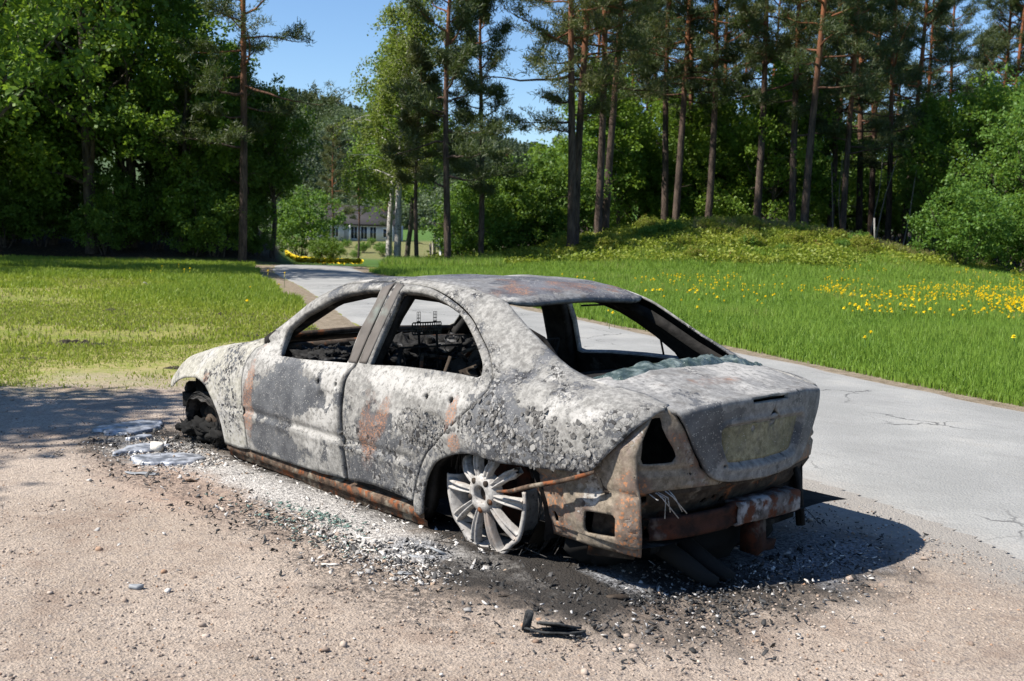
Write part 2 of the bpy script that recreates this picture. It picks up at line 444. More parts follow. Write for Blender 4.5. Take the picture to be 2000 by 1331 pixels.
M['lid'] = burnt('lid_white_ash', -.08, .42, .38, .50, ((.13, .128, .125), (.26, .255, .247)),
    patches=(('w', 0, .86, .9, .075, .07), ('s', .43, .66, .14, .13, .20), ('s', -.30, .60, .2, .05, .14), ('s', 0, .745, .17, .045, -.35), ('s', -.40, .66, .07, .14, .12), ('s', .20, .74, .12, .03, .2), ('r', .22, .845, .30, .02, .16)), fl_scale=58, bumpd=.003, axes=(1, 2))
M['hood'] = burnt('hood_ash', -.02, .45, .42, .5, axes=(0, 1))
def brushed():
    g = G('white_oxidised_alloy'); n = g.noise(40, 6, .65)
    c = g.mix(g.step(n, .35, .7), (.25, .235, .22), (.45, .43, .405))
    c = g.mix(g.step(g.noise(9, 5), .58, .72), c, (.36, .29, .24))
    c = g.mix(g.step(g.noise(60, 3), .60, .70), c, (.13, .12, .112)); c = g.mix(g.mul(g.step(g.noise(5, 6, .7), .50, .66), .6), c, (.16, .14, .125))
    g.bump(n, .003, .6)
    return g.base(c, .7, .35)
M['alloy'] = brushed()
g = G('tyre_cord_wire'); M['wire'] = g.base(g.mix(g.step(g.noise(25), .4, .65), (.006, .006, .006), (.05, .045, .042)), .6, .4)
g = G('pillar_steel'); n = g.noise(13, 7, .6)
M['pillar'] = g.base(g.mix(g.step(g.noise(5), .5, .65), g.mix(n, (.05, .043, .037), (.15, .132, .118)), g.mix(n, (.075, .092, .080), (.22, .235, .21))), .7, .3)

# ------------------------------------------------------------------ the wreck
car = empty("burnt_car")
tag(car, "burnt-out grey sedan shell without glass standing on the gravel beside the road", "car")
def bend(P):
    """the far rear corner is pushed forward on the wreck"""
    P = np.array(P, float); y = P[..., 1]; x = P[..., 0]
    P[..., 0] = x + .15 * np.clip(-y, 0, 1) * np.clip((-.25 - x) / .6, 0, 1); return P
VS = .17
def panel(name, outer, holes, fn, mat, parent=None, step=.016, thick=.014, disp=None, inner=None, offs=0.0, dent=.004, mirror=False, scale=(1, VS)):
    """one sheet-metal panel cut out of a curved surface fn(a, b) -> points, outward normals"""
    sc = np.array(scale)
    V, F = mesh2d(np.asarray(outer) * sc, [np.asarray(h) * sc for h in holes], step)
    P, N = fn(V[:, 0] / sc[0], V[:, 1] / sc[1])
    if dent: P = P + N * (vnoise(P, 7.0, 3.1, 3) * dent)[:, None]
    if disp is not None: P = P + N * disp(V / sc, P)[:, None]
    P = P + N * offs
    fnm = np.cross(P[F[:, 1]] - P[F[:, 0]], P[F[:, 2]] - P[F[:, 0]])
    if (fnm * N[F].mean(1)).sum() < 0: F = F[:, ::-1]
    P = P + np.array([0, 0, DZ])
    me = np_mesh(name, P, F, True)
    o = link(name, me, [mat, inner or M['char']], parent or car)
    if thick:
        md = o.modifiers.new("thickness", 'SOLIDIFY'); md.thickness = thick; md.offset = -1; md.material_offset = 1; md.material_offset_rim = 0
    if mirror == 'bent':
        Q = bend((P - [0, 0, DZ]) * [1, -1, 1]) + [0, 0, DZ]
        o2 = link(name, np_mesh(name, Q, F[:, ::-1], True), [mat, inner or M['char']], parent or car)
        md = o2.modifiers.new("thickness", 'SOLIDIFY'); md.thickness = thick; md.offset = -1; md.material_offset = 1; md.material_offset_rim = 0
        return o, o2
    if mirror:
        o2 = o.copy(); COL.objects.link(o2); o2.scale = (1, -1, 1); o2.parent = parent or car
        return o, o2
    return o
def fS(x, v): return S(x, v), SN(x, v)
def groove(x0, x1, dep=.013):
    """recess of the missing rub strip along the flank, with a raised lower lip"""
    def f(V, P):
        z = P[:, 2]; k = np.clip((P[:, 0] - x0) / .015, 0, 1) * np.clip((x1 - P[:, 0]) / .015, 0, 1)
        s = lambda a, b: np.clip((z - a) / (b - a), 0, 1)
        return k * (-dep * s(.522, .532) * (1 - s(.560, .572)) + .008 * s(.496, .512) * (1 - s(.514, .524)))
    return f

A = lambda *p: np.array(p, float)
FDS = cr(A((2.06, 5.7), (2.12, 4.9), (2.165, 3.75), (2.186, 2.997), (2.18, 2.44), (2.154, 1.69), (2.131, 1.142), (2.121, .566), (2.124, .198)), .05)
BS = cr(A((1.048, .298), (1.049, .582), (1.056, 1.14), (1.071, 1.81), (1.088, 2.505), (1.099, 3.1), (1.089, 3.648), (1.06, 3.947), (1.041, 4.615), (1.03, 5.2), (1.02, 5.6), (1.01, 5.98)), .05)
TF = cr(A((1.01, 5.98), (1.3, 5.98), (1.55, 5.97), (1.75, 5.93), (1.92, 5.85), (2.06, 5.7)), .05)
TR = cr(A((1.01, 5.98), (.8, 5.96), (.7, 5.91), (.635, 5.857), (.503, 5.719), (.379, 5.55), (.28, 5.374), (.179, 5.114), (.085, 4.863), (.013, 4.51), (-.034, 4.051), (-.041, 3.653),
        (-.008, 3.205), (.071, 2.731), (.166, 2.246), (.254, 1.78), (.297, 1.554), (.347, 1.14), (.382, .824), (.423, .478), (.439, .283)), .05)
BF = A((2.124, .198), (1.923, .185), (1.585, .198), (1.272, .223), (1.048, .298))
BR = A((1.048, .298), (.771, .364), (.548, .329), (.439, .283))
WF = np.concatenate([A((1.85, 3.92), (1.87, 4.6), (1.872, 5.3)), cr(A((1.865, 5.40), (1.78, 5.50), (1.65, 5.55), (1.5, 5.63), (1.37, 5.70), (1.2, 5.76), (1.095, 5.77)), .05),
                     cr(A((1.085, 5.4), (1.125, 4.9), (1.13, 4.1)), .1), A((1.14, 3.97), (1.27, 3.958), (1.586, 3.91))])
WR = np.concatenate([A((.95, 4.05), (.922, 4.96), (.915, 5.70)), cr(A((.90, 5.75), (.8, 5.77), (.724, 5.758), (.597, 5.669), (.497, 5.565), (.39, 5.415), (.303, 5.237), (.201, 4.96), (.107, 4.638), (.061, 4.382), (.045, 4.12)), .04),
                     A((.06, 4.05), (.183, 4.075), (.417, 4.08), (.67, 4.077), (.916, 3.997))])
def hole(x, v, r=.012, n=9): return [(x + r * math.cos(k * 2 * math.pi / n), v + r / VS * math.sin(k * 2 * math.pi / n)) for k in range(n)]
DF = np.concatenate([FDS, BF[1:], BS[1:] + A((.004, 0)), TF[1:-1]])
DR = np.concatenate([BS[::-1][1:] - A((.032, 0)) * np.clip((4.4 - BS[::-1][1:, 1:]) / 1.0, .45, 1), BR[1:], TR[::-1][1:-1], A((.99, 5.97))])
sc_ = np.array([1, VS])
DF = inset(DF * sc_, .004) / sc_; DR = inset(DR * sc_, .005) / sc_
def ddf(V, P):
    d = groove(1.04, 2.16)(V, P)
    r = np.hypot((P[:, 0] - 1.235) / .085, (P[:, 2] - .735) / .045); return d - .016 * np.clip(1.15 - r, 0, .35) / .35
def ddr(V, P):
    d = groove(.42, 1.07)(V, P)
    r = np.hypot((P[:, 0] - .275) / .085, (P[:, 2] - .755) / .04); return d - .016 * np.clip(1.15 - r, 0, .35) / .35
def pinned(n, x0, x1, z): return [hole(x0 + (x1 - x0) * i / (n - 1) + RNG.normal(0, .01), z, .0045, 6) for i in range(n)]
dl, dr_ = panel("door", DF, [WF, hole(1.338, 2.82, .023), hole(1.158, 2.861, .017), hole(1.16, 3.02, .008, 7)] + pinned(5, 1.25, 2.0, 1.12), fS, M['door_grey'], disp=ddf, thick=.04, mirror=True)
dl["label"] = "front door with a dark bare-steel patch under its window"
d2, d2r = panel("door", DR, [WR, hole(.367, 3.113, .022), hole(.178, 3.153, .024), hole(.27, 3.36, .010, 7), hole(.45, 1.2, .006, 6), hole(.62, 1.22, .006, 6)], fS, M['door_ash'], disp=ddr, thick=.04, mirror=True)
d2["label"] = "rear door with orange rust blooms"
# B-pillar strips belonging to the door frames
panel("window_frame", A((1.045, 4.0), (1.022, 4.96), (1.008, 5.75), (1.008, 5.93), (1.082, 5.78), (1.08, 5.4), (1.118, 4.9), (1.125, 4.0)), [], fS, M['pillar'], dl, offs=.004, thick=.004, dent=.001)
panel("window_frame", A((.955, 4.02), (.928, 4.96), (.918, 5.72), (.918, 5.90), (.985, 5.93), (.995, 5.2), (1.015, 4.6), (1.025, 4.02)), [], fS, M['pillar'], d2, offs=.004, thick=.004, dent=.001)

# front fender with its wheel arch
FE = np.concatenate([A((2.07, 6.15), (2.3, 6.15), (2.7, 6.15), (3.05, 6.15), (3.25, 6.15)), cr(A((3.34, 5.8), (3.40, 5.0), (3.415, 4.0), (3.40, 3.1), (3.34, 2.45), (3.25, 2.02)), .05),
                     cr(A((3.235, 2.02), (3.17, 2.30), (3.05, 2.38), (2.93, 2.30), (2.814, 2.20), (2.674, 1.881), (2.579, 1.464), (2.498, 1.023), (2.453, .623), (2.428, .138)), .04),
                     A((2.258, .136), (2.13, .198)), FDS[::-1][1:-1] + A((.006, 0)), A((2.075, 5.8))])
def arch_lip(V, P):
    d = np.full(len(P), 9.0)
    a = S(*cr(A((3.25, 2.02), (3.17, 2.30), (3.05, 2.38), (2.93, 2.30), (2.814, 2.20), (2.674, 1.881), (2.579, 1.464), (2.498, 1.023), (2.453, .623), (2.428, .138)), .04).T)
    for q in a: d = np.minimum(d, np.linalg.norm(P - q, axis=1))
    return .007 * np.clip(1 - abs(d - .018) / .016, 0, 1) + groove(2.12, 2.375, .006)(V, P)
panel("fender", FE, [], fS, M['fender'], disp=arch_lip, thick=.006, mirror=True)

# quarter panel: C-pillar, roof side and the skin behind the rear door
QT = A((2.10, 6.12), (1.9, 6.2), (1.6, 6.22), (1.2, 6.22), (.8, 6.22), (.45, 6.2), (.211, 6.183))
QL = cr(A((.211, 6.183), (.135, 6.105), (.047, 6.065), (-.049, 6.04), (-.145, 6.064), (-.243, 6.074), (-.352, 6.132), (-.428, 6.174), (-.54, 6.2), (-.68, 6.2), (-.807, 6.2), (-.905, 6.1)), .04)
QR = cr(A((-.915, 5.6), (-.92, 5.0), (-.915, 4.3), (-.89, 3.375), (-.854, 2.87), (-.801, 2.487), (-.737, 2.108), (-.705, 2.03)), .04)
QA = cr(A((-.699, 2.02), (-.614, 2.005), (-.462, 1.921), (-.34, 1.876), (-.207, 1.806), (-.112, 1.842), (-.015, 1.838), (.085, 1.724), (.17, 1.555), (.242, 1.319), (.303, .912), (.348, .487), (.371, .104)), .04)
QP = np.concatenate([QT[:-1], QL, QR, QA, A((.40, .02), (.436, .10), (.434, .283)), TR[::-1][1:] - A((.005, 0)), TF[1:] + A((0, .03)), A((2.075, 5.9))])
def qd(V, P):
    r = np.hypot((P[:, 0] + .05) / .45, (P[:, 2] - .70) / .06); lip = .010 * np.clip(1 - r, 0, 1)
    return lip + .003 * vnoise(P, 16, 5.0, 3) * np.clip(1 - np.hypot((P[:, 0] + .2) / .5, (P[:, 2] - .75) / .25), 0, 1)
panel("quarter_panel", QP, [], fS, M['quarter'], disp=qd, thick=.012, dent=.003, mirror='bent')

# roof and hood, both flanks of the surface at once
def fTop(x, w):
    v = 8 - np.abs(w); P = S(x, v); N = SN(x, v); s = np.where(w < 0, -1.0, 1.0)
    P = P.copy(); N = N.copy(); P[:, 1] *= s; N[:, 1] *= s; m = np.abs(w) < .02
    N[m, 1] = 0; return P, N
RO = np.concatenate([cr(A((.205, 1.79), (.16, 1.5), (.135, 1.0), (.125, 0), (.135, -1.0), (.16, -1.5), (.205, -1.79)), .08),
                     A((.45, -1.8), (.8, -1.77), (1.2, -1.77), (1.42, -1.77)), cr(A((1.42, -1.7), (1.47, -1.0), (1.49, 0), (1.47, 1.0), (1.42, 1.7)), .08), A((1.42, 1.77), (1.2, 1.77), (.8, 1.77), (.45, 1.8))])
def roofd(V, P):
    e = np.clip(1 - (P[:, 0] - .125 - .03 * (P[:, 1] / .5) ** 2) / .05, 0, 1)
    return -.012 * e ** 2 + .006 * vnoise(P, 4.0, 9.0, 2)
panel("roof", RO, [], fTop, M['roof'], disp=roofd, thick=.022, step=.022, scale=(1, .3))
HO = A((2.13, 1.84), (2.2, 1), (2.22, 0), (2.2, -1), (2.13, -1.84), (2.7, -1.84), (3.2, -1.84), (3.33, -1.2), (3.37, 0), (3.33, 1.2), (3.2, 1.84), (2.7, 1.84))
panel("hood", HO, [], fTop, M['hood'], thick=.015, step=.03, scale=(1, .3), disp=lambda V, P: .012 * vnoise(P, 3.0, 4.0, 2) - .01)

# pillars, rails and door apertures inside the outer skin
def fIn(x, v): P = S(x, v); N = SN(x, v); return P - N * .045, N
SH = np.concatenate([A((2.14, 6.1), (1.9, 6.18), (1.6, 6.2), (1.2, 6.2), (.8, 6.2), (.45, 6.18), (.22, 6.15)), A((.05, 6.0), (-.15, 6.0), (-.35, 6.05), (-.55, 6.1), (-.62, 4.0), (-.55, 2.6)),
                     A((-.45, 2.15), (-.2, 2.05), (0, 2.05), (.15, 1.8), (.30, 1.1), (.36, .2), (.42, -.2), (1, -.3), (1.6, -.3), (2.2, -.2), (2.36, .3), (2.45, 1.2), (2.30, 2.6), (2.2, 4.5))])
HF_ = inset(np.concatenate([A((2.0, 5.60), (2.08, 4.6), (2.10, 3.0), (2.07, 1.6), (2.05, .5), (1.9, .3), (1.15, .4), (1.14, 1.2), (1.17, 2.5), (1.17, 3.6), (1.13, 4.6), (1.10, 5.3), (1.09, 5.86), (1.3, 5.86), (1.55, 5.80), (1.75, 5.72))]) * sc_, .0) / sc_
HR_ = A((.97, .45), (.97, 1.2), (.985, 2.5), (.99, 3.6), (.945, 4.6), (.92, 5.3), (.90, 5.85), (.70, 5.86), (.53, 5.72), (.40, 5.56), (.29, 5.36), (.18, 5.08), (.08, 4.7), (.05, 4.1), (.08, 3.4), (.2, 2.7), (.32, 2.0), (.42, 1.2), (.5, .5))
panel("body_shell", SH, [HF_, HR_], fIn, M['char'], thick=.05, step=.03, dent=.003, mirror=True)

# ------------------------------------------------------------------ tail
def fR(y, z, off=0.0):
    e = 1e-3; P = bend(R(y, z)); a = bend(R(y + e, z)) - bend(R(y - e, z)); b = bend(R(y, z + e)) - bend(R(y, z - e))
    n = np.cross(b, a); n /= np.linalg.norm(n, axis=-1, keepdims=True); n = np.where(n[..., :1] > 0, -n, n)
    return P, n
XT = np.array(XS)
def ztop(x, y):
    x = np.asarray(x, float); y = np.abs(y); K = [pchip(XS, KZ[k], x) for k in (8, 7, 6, 5)]; Y = [0 * x, pchip(XS, KY[7], x), pchip(XS, KY[6], x), pchip(XS, KY[5], x)]
    z = K[0] + (K[1] - K[0]) * np.clip(y / Y[1], 0, 1) ** 1.5
    z = np.where(y > Y[1], K[1] + (K[2] - K[1]) * ((y - Y[1]) / (Y[2] - Y[1])), z); return z
def lidxz(y, b):
    y = np.asarray(y, float); b = np.asarray(b, float)
    xb = R(y, np.full_like(y, .95))[:, 0]; xA = xb + .022
    zA = ztop(np.maximum(xA, -.95), y) - .004
    xf = -.50 - .05 * (1 - (y / .6) ** 2) + .0 * y
    t = np.clip(-b / .5, 0, 1)
    x1 = xA + t * (xf - xA); z1 = ztop(np.maximum(x1, -.95), y) + .004 - .008 * (1 - t)
    zB = zA - .024
    q = np.clip(b / .05, 0, 1)
    xB = R(y, zB)[:, 0]
    x2 = (1 - q) ** 2 * xA + 2 * q * (1 - q) * (xA - .020) + q * q * xB; z2 = (1 - q) ** 2 * zA + 2 * q * (1 - q) * (zA - .001) + q * q * zB
    z3 = zB - (b - .05); x3 = R(y, z3)[:, 0] + .006 * np.sin(np.clip((.97 - z3) / .33, 0, 1) * 3.14)
    x = np.where(b <= 0, x1, np.where(b < .05, x2, x3)); z = np.where(b <= 0, z1, np.where(b < .05, z2, z3))
    return bend(np.stack([x, y, z], -1))
def fL(y, b):
    e = 2e-3; P = lidxz(y, b); a = lidxz(y + e, b) - lidxz(y - e, b); c = lidxz(y, b + e) - lidxz(y, b - e)
    n = np.cross(a, c); n /= np.linalg.norm(n, axis=-1, keepdims=True) + 1e-12; return P, n
_p, _n = fL(np.array([0.0]), np.array([-.3]))
LS = 1.0 if _n[0, 2] > 0 else -1.0
def fLid(y, b): P, n = fL(y, b); return P, n * LS
def zb(y, z):
    y = np.atleast_1d(np.asarray(y, float)); xb = R(y, np.full_like(y, .95))[:, 0] + .022
    return ztop(np.maximum(xb, -.95), y) - .028 - z + .05
half = [(.585, -.5), (.595, -.35), (.592, -.2), (.580, -.08), (.566, 0.0)] + [(y, float(zb(y, z)[0])) for y, z in ((.548, .93), (.520, .887), (.463, .79), (.415, .729), (.375, .677), (.325, .645), (.241, .628), (.12, .622))]
half = cr(np.array(half), .03)
LO = np.concatenate([half, A((0, float(zb(0, .621)[0]))), half[::-1] * A((-1, 1))])
def toL(pts): return [(y, float(zb(y, z)[0])) for y, z in pts]
REC = cr(np.array(toL([(.312, .865), (.322, .835), (.305, .78), (.262, .705), (.235, .69), (.0, .688), (-.235, .69), (-.258, .705), (-.29, .78), (-.303, .84), (-.29, .868), (-.15, .877), (0, .879), (.2, .876)])), .03, True)
SLOT = toL([(.152, .986), (.152, .958), (-.122, .956), (-.122, .984)])
star = []
for k in range(3):
    a = math.pi / 2 + k * 2 * math.pi / 3
    star += [(.0 + .046 * math.cos(a), .916 + .046 * math.sin(a)), (.0 + .010 * math.cos(a + math.pi / 3), .916 + .010 * math.sin(a + math.pi / 3))]
STAR = toL(star)
hl = lambda y, z, r: toL([(y + r * math.cos(k), z + r * math.sin(k)) for k in np.linspace(0, 6.28, 8)[:-1]])
def lidd(V, P):
    d = pdist(V, REC); i = inpoly(V, REC); r = np.where(i, -.026 * np.clip(d / .016, 0, 1) ** .8, .010 * np.clip(1 - abs(d - .012) / .012, 0, 1))
    return r + .002 * vnoise(P, 12, 1.0, 2)
lid = panel("trunk_lid", LO, [SLOT, STAR, hl(.10, .862, .012), hl(-.03, .868, .03)[:5], hl(.285, .70, .006), hl(.17, .70, .005), hl(0, .70, .006), hl(-.15, .70, .005)], fLid, M['lid'], disp=lidd, thick=.022, step=.0125, scale=(1, 1), dent=.002)

M['plate'] = burnt('plate_recess_yellowish', -.02, .38, .36, .48, ((.12, .11, .07), (.30, .28, .19)), ((.09, .085, .05), (.19, .18, .11)), fl_scale=70, bumpd=.002)
RI = inset(REC, .014)
panel('plate_recess', RI, [hl(.10, .84, .014), hl(-.05, .862, .02), hl(-.03, .85, .012)], fLid, M['plate'], lid, offs=-.0225, thick=.002, scale=(1, 1), dent=.001)
def hr(y, z): return P_in(y, z)
def P_in(y, z):
    P, n = fR(y, z); return P - n * .024, n
PAN = np.concatenate([cr(A((.60, .962), (.655, .945), (.70, .905), (.725, .85), (.738, .78), (.74, .70), (.735, .62), (.73, .585)), .03), A((.70, .59), (.62, .615), (.5, .62), (.28, .615)), cr(A((.24, .63), (.33, .65), (.40, .70), (.47, .79), (.53, .89), (.57, .955)), .04)])
LAMP = cr(A((.683, .844), (.676, .879), (.662, .907), (.636, .931), (.617, .927), (.612, .889), (.593, .843), (.564, .798), (.543, .756), (.557, .737), (.678, .732), (.686, .75)), .03, True)
def pand(V, P): return -.006 * np.clip(1 - pdist(V, LAMP) / .012, 0, 1) - .012 * (np.abs(V[:, 1] - .70) < .012)
for sgn in (1, -1):
    k = A((sgn, 1))
    panel("lamp_housing", PAN * k, [LAMP * k] + ([A((.45, .68), (.458, .688), (.466, .68), (.458, .672))] if sgn > 0 else []), P_in, M['tan'], disp=lambda V, P, s=sgn: pand(V * A((s, 1)), P), thick=.012, step=.016, scale=(1, 1), dent=.005)
# lower flank behind the wheel: scorched primer with a square vent hole
def fQ(x, z):
    y = .775 - .035 * ((-x - .36) / .56) ** 2 + .03 * np.clip((z - .36) / .1, -1, 1) - .03 - .75 * np.clip(z - .80, 0, 1) - .5 * np.clip(-x - .885, 0, 1); P = np.stack([x, y, z], -1)
    P[:, 1] += -.015 * np.exp(-((x + .52) / .012) ** 2) - .012 * np.exp(-((z - .615) / .012) ** 2) + .010 * np.clip((np.abs(x + .74) < .13) * (np.abs(z - .47) < .10), 0, 1)
    return P, np.tile([0, 1.0, 0], (len(P), 1))
IQ = A((-.30, .70), (-.34, .62), (-.362, .557), (-.409, .519), (-.41, .48), (-.43, .41), (-.458, .366), (-.58, .365), (-.67, .36), (-.80, .365), (-.916, .362), (-.93, .44), (-.928, .515), (-.922, .60), (-.912, .68), (-.905, .78), (-.90, .87), (-.895, .93), (-.875, .93), (-.84, .87), (-.79, .79), (-.72, .74), (-.55, .73))
VH = cr(A((-.667, .507), (-.675, .516), (-.815, .525), (-.828, .515), (-.83, .445), (-.82, .432), (-.672, .418), (-.66, .43)), .02, True)
panel("inner_quarter", IQ, [VH, A((-.475, .47), (-.49, .476), (-.505, .455), (-.50, .425), (-.48, .43))], fQ, M['tan'], thick=.012, step=.014, scale=(1, 1), dent=.008)
# tail panel under the lid and the corner posts
def fV(y, z):
    P, n = fR(y, z); d = .045 + .05 * np.clip((.56 - z) / .06, 0, 1); return P - n * d[:, None], n
panel("tail_panel", np.concatenate([A((.80, .66), (.5, .64), (.2, .635), (-.2, .635), (-.5, .64), (-.62, .65), (-.62, .56), (-.5, .50)), A((-.1, .50), (.0, .52), (.12, .49), (.40, .49), (.62, .43), (.66, .30), (.79, .29))]),
      [A((.64, .585), (.66, .59), (.675, .57), (.66, .55), (.64, .56))] + [A((.30 - .055 * i + dx, .52 + dy), (.33 - .055 * i + dx, .525 + dy), (.325 - .055 * i + dx, .55 + dy), (.30 - .055 * i + dx, .548 + dy)) for i, dx, dy in ((0, 0, 0), (1, .004, .012), (2, 0, -.006))],
      fV, M['char_brown'], thick=.015, step=.02, scale=(1, 1), dent=.012, disp=lambda V, P: .018 * np.exp(-((V[:, 1] - .605) / .014) ** 2) - .012 * np.exp(-((V[:, 1] - .575) / .01) ** 2))
# bumper beam: bowed box section
b = MB()
ys = np.linspace(.64, -.20, 22); bx = -.865 - .10 * (1 - np.clip(ys - .05, 0, 1) ** 2 / .36); bx += .02 * np.clip(-ys, 0, 1)
prof = [(0, .51), (-.035, .515), (-.04, .50), (-.028, .475), (-.04, .45), (-.04, .43), (-.03, .42), (0, .42)]
gr = np.array([[(x + px, y, z + DZ + (.015 if y < .22 else 0) + .006 * math.sin(9 * y)) for px, z in prof] for x, y in zip(bx, ys)])
b.grid(gr.transpose(1, 0, 2))
beam = b.build("bumper_beam", M['beam'], car)
md = beam.modifiers.new("t", 'SOLIDIFY'); md.thickness = .008
M['soot'] = char('thick_soot', (.006, .006, .006), (.016, .015, .014), (.035, .033, .03), 0, 18, .58)
M['beamash'] = char('flaked_ash_on_beam', (.04, .032, .028), (.14, .125, .118), (.27, .255, .25), .42, ((.06, .02, .01), (.11, .04, .02)), 18, .52)
b = MB(); ys = np.linspace(.2, -.245, 14); bx2 = -.955 + .02 * np.clip(-ys, 0, 1)
prof = [(.02, .535), (-.05, .535), (-.062, .52), (-.06, .47), (-.062, .445), (-.045, .435), (.0, .435)]
b.grid(np.array([[(x + px + RNG.normal(0, .002), y, z + DZ + RNG.normal(0, .0025)) for px, z in prof] for x, y in zip(bx2, ys)]).transpose(1, 0, 2))
o = b.build("impact_bar", M['beamash'], car); o.modifiers.new("t", 'SOLIDIFY').thickness = .012
b = MB(); b.box((-.93, -.02, .36 + DZ), (.10, .09, .16), jit=.008); b.box((-.95, -.05, .30 + DZ), (.05, .12, .04), jit=.008); b.build("tow_bracket", M['beam'], car)
for y in (.50, -.25): b = MB(); b.box((-.86, y, .465 + DZ), (.14, .07, .1), jit=.006); b.build("beam_bracket", M['beam'], car)
b = MB()
b.tube([(-.86, -.40, .62 + DZ), (-.9, -.41, .45 + DZ), (-.91, -.42, .33 + DZ)], .012, 6); b.tube([(-.80, -.47, .66 + DZ), (-.83, -.48, .5 + DZ), (-.86, -.48, .30 + DZ)], .022, 6)
b.box((-.80, -.52, .50 + DZ), (.06, .02, .28), jit=.008)
b.build("bumper_bracket", M['char'], car)
# silencers sagging under the tail
b = MB()
for y0, c in ((.42, .0), (.28, .03)):
    b.tube([(-.55, y0 + .02, .36 + DZ), (-.75, y0, .34 + DZ), (-.88, y0 - .02 + c, .29 + DZ), (-.97, y0 - .06 + c, .235 + DZ), (-1.01, y0 - .09 + c, .21 + DZ)], [.04, .042, .04, .034, .03], 12)
b.build("exhaust_pipe", M['soot'], car, True)
b = MB(); b.tube([(-.45, .50, .36 + DZ), (-.5, .15, .37 + DZ), (-.5, -.25, .36 + DZ)], [.10, .115, .1], 12); b.build("silencer", M['char'], car, True)
# hanging trim strip across the wheel
b = MB(); b.tube([(-.76, .82, .70 + DZ), (-.68, .845, .665 + DZ), (-.59, .85, .633 + DZ), (-.41, .855, .577 + DZ), (-.28, .845, .53 + DZ), (-.18, .835, .508 + DZ)], [.008, .012, .011, .012, .010, .006], 6)
b.build("trim_strip", M['rust'], car)
# burnt wiring at the tail
b = MB()
for i in range(6):
    y = .60 + RNG.normal(0, .05); x = -.92; b.tube([(x, y, .62 + DZ), (x - .03, y - .03 * RNG.random(), .60 + DZ), (x - .035, y - .12 * RNG.random() - .01, .50 + DZ + .10 * RNG.random())], .0025, 5)
b.build("wiring", M['alloy'], car)

# ------------------------------------------------------------------ sills, floor, cabin
def lump(c, r, seed, n=20, squash=(1, 1, 1), rough=.35, sc=6):
    u, v = np.meshgrid(np.linspace(0, 2 * np.pi, n, endpoint=False), np.linspace(.02, np.pi - .02, n // 2 + 2), indexing='ij')
    d = np.stack([np.cos(u) * np.sin(v), np.sin(u) * np.sin(v), np.cos(v)], -1)
    k = 1 + rough * vnoise(d * 1.0, sc * .3, seed, 4)
    return np.array(c) + d * k[..., None] * r * np.array(squash)
b = MB()
xs = np.linspace(.37, 2.43, 40)
for sgn in (1, -1):
    sag = .012 * np.sin(xs * 3.1) + .02 * np.clip((1.2 - xs), -1, 1) * 0
    pr = [(.70, .32), (.79, .315), (.822, .298), (.824, .262), (.805, .252), (.800, .222), (.775, .203), (.70, .205)]
    gr = np.array([[(x, sgn * (y + RNG.normal(0, .0015)), z + DZ - .02 * math.exp(-((x - 1.15) / .35) ** 2) * (z < .25) + RNG.normal(0, .0015)) for y, z in pr] for x in xs])
    b = MB().grid(gr if sgn < 0 else gr[:, ::-1]); b.build("sill", M['rust'], car)
b = MB()
b.grid(np.array([[(x, y, .285 + DZ + .01 * math.sin(9 * y) + (.10 if abs(y) < .12 else 0) + (.12 if x < -.35 else 0)) for y in np.linspace(-.76, .76, 30)] for x in np.linspace(-.93, 2.45, 50)]))
for x0, z0, z1, w in ((2.25, .28, .93, .74), (-.80, .32, .55, .52)):
    b.grid(np.array([[(x0 + .02 * math.sin(7 * y), y, z + DZ) for y in np.linspace(-w, w, 12)] for z in np.linspace(z0, z1, 8)]))
b.build("floor_pan", M['char'], car)
for sgn in (1, -1):       # rear wheel housings
    b = MB(); th = np.linspace(-.15, math.pi + .15, 18)
    b.grid(np.array([[(-.04 + .42 * math.cos(t), sgn * y, .40 + DZ + .36 * math.sin(t)) for y in (.54, .62, .70, .80)] for t in th]))
    b.grid(np.array([[(-.04 + r * math.cos(t), sgn * .54, .40 + DZ + r * .86 * math.sin(t)) for r in (.02, .2, .42)] for t in th]))
    b.build("wheel_housing", M['char'], car, True)
b = MB(); b.grid(lump((-.52, .05, .33 + DZ), .40, 4.2, 28, (.70, 1.15, .40), .45), True); b.grid(lump((-.58, -.30, .30 + DZ), .20, 9.2, 22, (1, 1, .6), .7), True); b.grid(lump((-.55, .52, .33 + DZ), .15, 2.2, 20, (.8, 1, .8), .7), True)
b.build('boot_floor', M['soot'], car, True)
# parcel shelf, seat-back bulkhead
b = MB(); b.grid(np.array([[(x, y, .985 + DZ + .012 * vnoise(np.array([x, y, 0]), 9) - .02 * (y / .6) ** 2 + .02 * (x + .5)) for y in np.linspace(-.62, .62, 30)] for x in np.linspace(-.56, -.16, 12)]))
b.grid(np.array([[(-.16 + .10 * (1 - t), y, .985 + DZ - .5 * t) for y in np.linspace(-.62, .62, 14)] for t in np.linspace(0, 1, 6)]))
b.build("parcel_shelf", M['char'], car)
